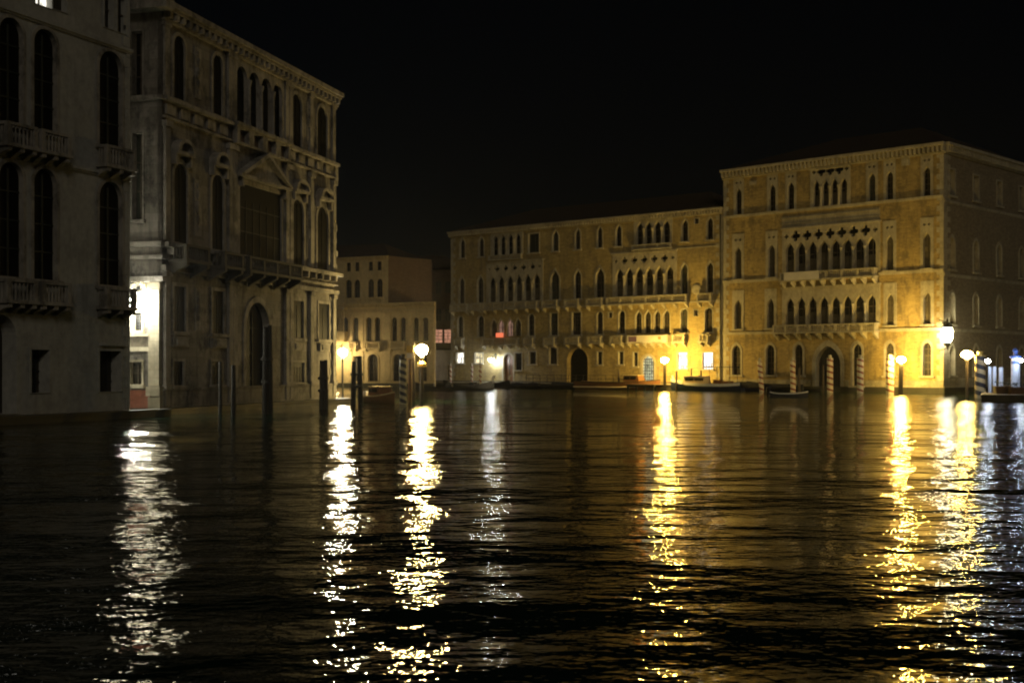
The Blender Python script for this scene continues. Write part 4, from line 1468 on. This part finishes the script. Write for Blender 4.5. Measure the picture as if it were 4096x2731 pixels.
# blue kiosk post with finials
for x, Yp, lb in ((4062, 108, 'tall blue and white post with a blue finial near the right edge'), (4120, 108, 'blue and white post cut by the right edge')):
    t = thing('finial_post', lb, 'post', Matrix.Translation((wpt(x, Yp), Yp, 0)), 'blue finial posts')
    zt = zpt(1432, Yp)
    bm = bmesh.new()
    lathe(bm, [(.36, .3), (.34, zt)], 14)
    obj('shaft', bm, 'blue_white', t)
    bm = bmesh.new()
    lathe(bm, [(.46, zt + .003), (.5, zt + .16), (.2, zt + .25), (.16, zt + .5), (.26, zt + .62), (.1, zt + .85)], 14)
    obj('finial', bm, 'blue', t)
    bm = bmesh.new()
    lathe(bm, [(.37, zt - .5), (.37, zt - .25)], 14)
    obj('collar', bm, 'blue', t)
def small_lamp(x, y, Y, r, mat, label):
    t = thing('pontoon_lamp', label, 'lamp', Matrix.Translation((wpt(x, Y), Y, 0)), 'white lamps at the right edge')
    z = zpt(y, Y)
    bm = bmesh.new()
    lathe(bm, [(.4 * r, -r * .8), (r, -.2 * r), (r, .2 * r), (.4 * r, .8 * r)], 12, 0, 0, z)
    obj('lamp_glass', bm, mat, t, smooth=True)
    bm = bmesh.new()
    bar(bm, (0, 0, .5), (0, 0, z - r * .8), .05, n=6)
    obj('post', bm, 'iron', t)
small_lamp(3951, 1444, 107.5, .2, 'white_small', 'small cold white lamp right of the navy and cream pole')
small_lamp(4084, 1441, 106.8, .17, 'white_small', 'small cold white lamp beside the blue finial post')

# railing on the quay of the long palace
t = thing('quay_railing', 'thin iron railing along the quay of the long palace', 'railing', Gx.M)
bm = bmesh.new()
a, b = Gx.u(2150), Gx.u(2560)
n = 14
for i in range(n + 1):
    c = a + (b - a) * i / n
    bar(bm, (c, -2.4, .78), (c, -2.4, 1.75), .03, n=6)
obj('post', bm, 'iron', t)
bm = bmesh.new()
for q in (1.3, 1.75):
    bar(bm, (a, -2.4, q), (b, -2.4, q), .025, n=6)
obj('rail', bm, 'iron', t)

# ================================================================== water
m, nt, b = nodes('canal_water')
b.inputs['Base Color'].default_value = (.006, .020, .012, 1)
b.inputs['Roughness'].default_value = .02
b.inputs['IOR'].default_value = 1.13
geo = N(nt, "ShaderNodeNewGeometry")
def height(px, py):
    """wave height at the shaded point shifted by (px, py)"""
    mp = N(nt, "ShaderNodeVectorMath", operation='ADD')
    nt.links.new(geo.outputs['Position'], mp.inputs[0])
    mp.inputs[1].default_value = (px, py, 0)
    v = mp.outputs[0]
    tot = None
    for sc, st, amp, det in WAVES:
        n_ = noise(nt, v, sc, det, st, .5)
        t_ = mathn(nt, 'MULTIPLY', n_, amp)
        tot = t_ if tot is None else mathn(nt, 'ADD', tot, t_)
    return tot
# (scale, stretch, amplitude m, detail): crests lie across the canal
WAVES = [(.09, (.5, 1, 1), .5, 1), (.33, (.85, 1, 1), .27, 1), (.95, (.8, 1, 1), .085, 1), (2.6, (.75, 1, 1), .037, 1), (7.0, (.8, 1, 1), .0150, 1), (19.0, (.8, 1, 1), .0040, 0)]
e = .02
h0, hx, hy = height(0, 0), height(e, 0), height(0, e)
cb = N(nt, "ShaderNodeCombineXYZ")
nt.links.new(mathn(nt, 'DIVIDE', mathn(nt, 'SUBTRACT', h0, hx), e), cb.inputs[0])
nt.links.new(mathn(nt, 'DIVIDE', mathn(nt, 'SUBTRACT', h0, hy), e), cb.inputs[1])
cb.inputs[2].default_value = 1
nm = N(nt, "ShaderNodeVectorMath", operation='NORMALIZE')
nt.links.new(cb.outputs[0], nm.inputs[0])
nt.links.new(nm.outputs[0], b.inputs['Normal'])
bm = bmesh.new()
vs = [bm.verts.new(p) for p in ((-700, -60, 0), (700, -60, 0), (700, 900, 0), (-700, 900, 0))]
bm.faces.new(vs)
o = obj('water', bm, m)
o['kind'] = 'structure'


# ================================================================== thin volume added to put a faint halo round the lamps
hz_m = bpy.data.materials.new('lamp_halo_volume')
hz_m.use_nodes = True
hn = hz_m.node_tree
hn.nodes.clear()
pv = hn.nodes.new('ShaderNodeVolumePrincipled')
pv.inputs['Color'].default_value = (.9, .92, .95, 1)
pv.inputs['Density'].default_value = .00012
pv.inputs['Anisotropy'].default_value = .82
mo = hn.nodes.new('ShaderNodeOutputMaterial')
hn.links.new(pv.outputs[0], mo.inputs['Volume'])
bm = bmesh.new()
box(bm, -750, 750, -100, 950, -3, 60)
o = obj('lamp_halo', bm, hz_m)
o['kind'] = 'stuff'
